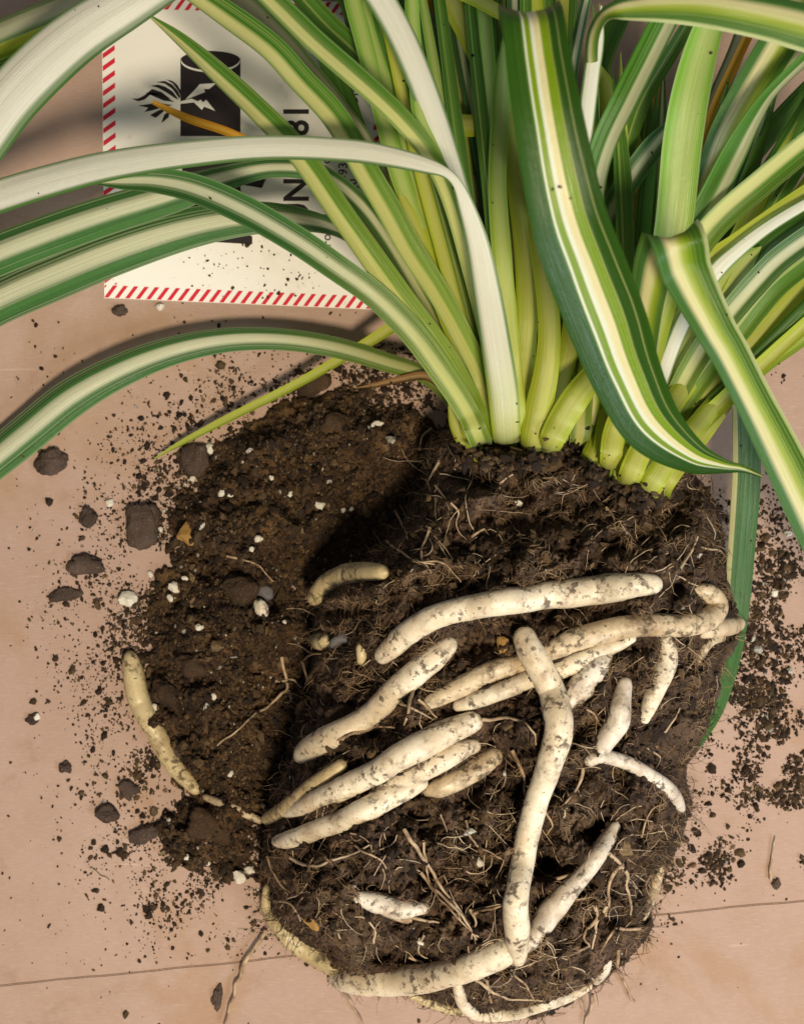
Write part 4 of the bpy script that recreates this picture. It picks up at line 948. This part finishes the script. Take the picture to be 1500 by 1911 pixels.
for k, (px, py, rx, ry, lb, an) in enumerate(CL): lump('soil_clod', px, py, rx, ry, M_clodb if any(w in lb for w in ('heap near', 'high in', 'inside', 'touching the upper', 'wide flat', 'middle', 'lump', 'against', 'above the heap')) else M_clod, lb, 'clod', 'dark clods in and around the spilled soil', .55, an, 4, .26 if rx > 24 else .38, .38, k)
lump('bark_chip', 350, 997, 19, 20, M_bark, 'amber angular bark chip in the heap near the large clod', 'bark', None, .5, 30, 2, .4)
lump('bark_chip', 936, 1202, 12, 14, M_bark, 'tan chip caught between the thick white roots', 'bark', None, .6, 0, 2, .4)
lump('bark_chip', 588, 1722, 16, 12, M_bark, 'orange bark chip at the lower left of the root ball', 'bark', None, .5, 20, 2, .4)
lump('pebble', 636, 1194, 22, 12, M_grey, 'dark grey pebble beside the round yellow root end', 'pebble', None, .8, -20, 3, .15)
lump('root_nub', 488, 1140, 14, 26, M_rootw, 'shrivelled pale grey root nub lying in the middle of the heap', 'root', None, .8, -12, 3, .25)
lump('root_nub', 496, 1106, 15, 16, M_grey, 'blue grey shrivelled nub on top of the pale one', 'root', None, .8, -12, 3, .25)
PL = [(240,1118,17,14,'crumbly white perlite cluster at the left edge of the heap'),(326,1096,12,9,'pale yellow perlite lump in the heap, largest of its trio'),(446,1636,13,11,'blocky white perlite at the lower left of the root ball'),
 (466,1624,8,9,'smaller white perlite beside the blocky one'),(598,941,9,9,'pale perlite at the rim of the black gap by the ball'),(968,940,8,8,'white perlite bead on dark soil below the leaf bases'),
 (392,838,9,8,'bright perlite by the thin green leaf tip'),(704,792,6,11,'long pale perlite flake under the leaf bases at left'),(892,1611,10,9,'yellowish perlite in the lower middle of the root ball'),
 (1470,995,8,6,'white perlite on the cardboard beside the right folded leaf'),(1444,1106,7,7,'pale perlite in the soil scatter at right'),(785,1757,7,6,'white perlite above the long bottom root'),(300,572,7,7,'white perlite just under the label edge'),
 (70,1338,7,6,'white perlite against the tiny clod near the left border')]
for k, (px, py, rx, ry, lb) in enumerate(PL): lump('perlite_grain', px, py, rx, ry, M_perl, lb, 'perlite', 'white perlite grains', .8, k * 37, 2, .35, .2, k)
for k, (px, py, r) in enumerate([(345,1080,6),(318,1116,7),(300,988,5),(414,921,7),(430,923,6),(483,1005,8),(470,1025,6),(640,951,6),(655,950,5),(372,1171,8),(290,1321,8),(398,1300,8),(430,1443,7),(205,939,8),(468,843,5),(507,892,5),(360,893,6),
     (540,922,6),(344,990,5),(545,1452,5),(388,1610,6),(350,1600,6),(465,1100,5),(282,1072,6),(530,1162,5),(505,1060,5)]):
    lump('perlite_grain', px, py, r, r * .85, M_perl, 'small pale perlite bead scattered in the spilled soil heap', 'perlite', 'small perlite beads in the heap', .8, k * 41, 2, .3, .2, k)

# broken piece of root at the left
root([(243,1216,14),(248,1255,19),(262,1310,19),(290,1368,18),(325,1428,16),(360,1468,12),(372,1480,7)], M_rooty, .6, 2, 'broken_root', None, 'thick curved yellowish root piece lying at the left edge of heap', True, 'root')
root([(378,1484,6),(420,1502,8),(455,1516,8),(492,1535,6)], M_rootd, .5, 1, 'broken_root', None, 'thin dirty root piece joining the heap to the root ball', True, 'root')
def stray(pts, r, k, lb):
    v, f = strand(pts, r, k, .0006); link('root_strand', mesh_np('root_strand', v, f, M_fine), None, lb, 'root')
stray([(1436,1640), (1440, 1600), (1448, 1560)], 3.0, 90, 'dry orange straw on the cardboard right of the root ball')
stray([(172,1620), (190,1634), (206,1646)], 1.8, 92, 'pale short fibre on bare cardboard at lower left')

# ------------------------------------------------------------------ shipping label
lab = bpy.data.objects.new('shipping_label', None); C.objects.link(lab)
lab['label'] = 'white battery shipping label with red striped border stuck under the leaves'; lab['category'] = 'label'
TL, TR, BR, BL = (190, -10), (716, 6), (728, 579), (195, 556)
def Q(x, y):
    """drawing position on the label: x right 0..533, y down 0..566 -> picture units"""
    u, v = x / 533., y / 566.
    return (TL[0] * (1 - u) * (1 - v) + TR[0] * u * (1 - v) + BR[0] * u * v + BL[0] * (1 - u) * v, TL[1] * (1 - u) * (1 - v) + TR[1] * u * (1 - v) + BR[1] * u * v + BL[1] * (1 - u) * v)
def print_mesh(name, polys, mat, z, parent=None, q=False):
    parent = pp
    bm = bmesh.new()
    for pl in polys:
        try: bm.faces.new([bm.verts.new(P(*(Q(*p) if q else p), z)) for p in pl])
        except ValueError: pass
    bmesh.ops.recalc_face_normals(bm, faces=bm.faces)
    for ff in bm.faces:
        if ff.normal.z < 0: ff.normal_flip()
    bmesh.ops.triangulate(bm, faces=bm.faces)
    me = bpy.data.meshes.new(name); bm.to_mesh(me); bm.free(); me.materials.append(mat); return link(name, me, parent)
pp = slab('paper', [TL, TR, BR, BL], 0.00004, 0.00030, M_paper, lab)
pp.data.clear_geometry()
bm = bmesh.new(); t = [bm.verts.new(P(*c, .00030)) for c in (TL, TR, BR, BL)]; b = [bm.verts.new(P(*c, .00004)) for c in (TL, TR, BR, BL)]
bm.faces.new(t[::-1]); bm.faces.new(b)
for i in range(4): bm.faces.new((t[i], t[(i + 1) % 4], b[(i + 1) % 4], b[i]))
bmesh.ops.recalc_face_normals(bm, faces=bm.faces); bm.to_mesh(pp.data); bm.free()
ZI = .00042
st = []
BW = 24
def clip_poly(poly, x0, y0, x1, y1):
    for ax, lim, sg in ((0, x0, 1), (0, x1, -1), (1, y0, 1), (1, y1, -1)):
        o = []
        for i in range(len(poly)):
            a, b = poly[i], poly[(i + 1) % len(poly)]; da, db_ = (a[ax] - lim) * sg, (b[ax] - lim) * sg
            if da >= 0: o.append(a)
            if (da >= 0) != (db_ >= 0):
                tq = da / (da - db_); o.append((a[0] + (b[0] - a[0]) * tq, a[1] + (b[1] - a[1]) * tq))
        poly = o
        if len(poly) < 3: return []
    return poly
def band(x0, y0, x1, y1, vertical):
    res = []
    if vertical:
        for k in range(-2, 30):
            y = k * 23.3; res.append([(x0, y + 17), (x1, y), (x1, y + 9.5), (x0, y + 26.5)])
    else:
        for k in range(-2, 30):
            x = k * 19.5; res.append([(x, y1), (x + 17, y0), (x + 25, y0), (x + 8, y1)])
    return [p for p in (clip_poly(r, x0, y0, x1, y1) for r in res) if p]
st += band(1, 1, BW, 540, True) + band(509, 1, 532, 540, True) + band(1, 542, 532, 565, False) + band(BW + 2, 1, 507, BW, False)
for pl in st: print_mesh('border_stripe', [pl], M_red, ZI, lab, True)
# pictogram: cell, flame, bolts, second cell
def ell(cx, cy, rx, ry, a0, a1, n=16): return [(cx + rx * math.cos(math.radians(a0 + (a1 - a0) * i / n)), cy + ry * math.sin(math.radians(a0 + (a1 - a0) * i / n))) for i in range(n + 1)]
body = ell(393, 112, 56, 17, 180, 360) + [(449, 254), (337, 254)]
print_mesh('battery_pictogram', [body], M_black, ZI)
arc = ell(393, 110, 55, 21, 178, 2, 20)
print_mesh('battery_rim_line', [[(x, y) for x, y in arc] + [(x, y + 4) for x, y in arc[::-1]]], M_paper, ZI + .0001)
bolts = [[(346,186),(369,162),(373,157),(404,155),(391,166),(381,166),(383,172),(362,180)], [(337,189),(358,184),(369,189),(375,186),(379,191),(385,186),(402,207),(381,199),(377,205),(362,191),(337,194)]]
for bl in bolts: print_mesh('lightning_bolt', [bl], M_paper, ZI + .0001)
wisps = [[(246,184),(258,189),(270,186),(282,176),(300,179),(320,186),(302,172),(284,166),(270,178),(258,184)], [(282,160),(296,164),(310,172),(328,184),(334,186),(323,171),(309,162),(296,158)], [(292,153),(308,156),(322,166),(335,184),(337,180),(332,169),(322,158),(308,151)],
         [(310,148),(323,156),(332,168),(337,178),(337,168),(331,158),(322,151)], [(272,173),(290,173),(306,180),(326,190),(306,188),(290,181)], [(258,197),(280,194),(300,193),(322,196),(302,201),(284,206),(270,209),(277,201)], [(280,215),(296,206),(314,201),(302,211),(291,220)], [(301,230),(307,214),(319,205),(315,219)]]
for wp in wisps: print_mesh('flame_wisp', [wp], M_black, ZI)
print_mesh('battery_pictogram', [[(340, 300), (452, 300), (502, 320), (489, 351), (448, 344), (462, 438), (471, 441), (471, 456), (340, 448)]], M_black, ZI)
def text(s, px, py, cap, bold=0.0, name='label_lettering', wscale=1.0):
    """lettering that reads bottom to top; px = baseline, py = start"""
    cu = bpy.data.curves.new('txt', 'FONT'); cu.body = s; cu.size = 1.0; cu.offset = bold; cu.resolution_u = 3
    o = bpy.data.objects.new('txt', cu); C.objects.link(o)
    dg = bpy.context.evaluated_depsgraph_get(); me = bpy.data.meshes.new_from_object(o.evaluated_get(dg)); bpy.data.objects.remove(o); bpy.data.curves.remove(cu)
    k = cap / .70; me.name = name
    for v in me.vertices:
        x, y = v.co.x * k * wscale, v.co.y * k
        v.co = P(px - y, py - x, ZI)
    me.materials.clear(); me.materials.append(M_black); return link(name, me, pp)
text('UN 3481', 575, 421, 46, .022, wscale=.92)
for s, px, py, cap in [('For', 617, 461, 17), ('learn', 616, 404, 17), ('s or', 616, 322, 17), ('EC.', 614, 152, 17), ('-9300', 648, 335, 17), ('RICA,', 642, 196, 17), ('IN', 670, 358, 17), ('TIONAL', 668, 220, 17)]:
    text(s, px, py, cap, .006)
print('leaves', LEAFN[0], 'objects', len(sc.objects))
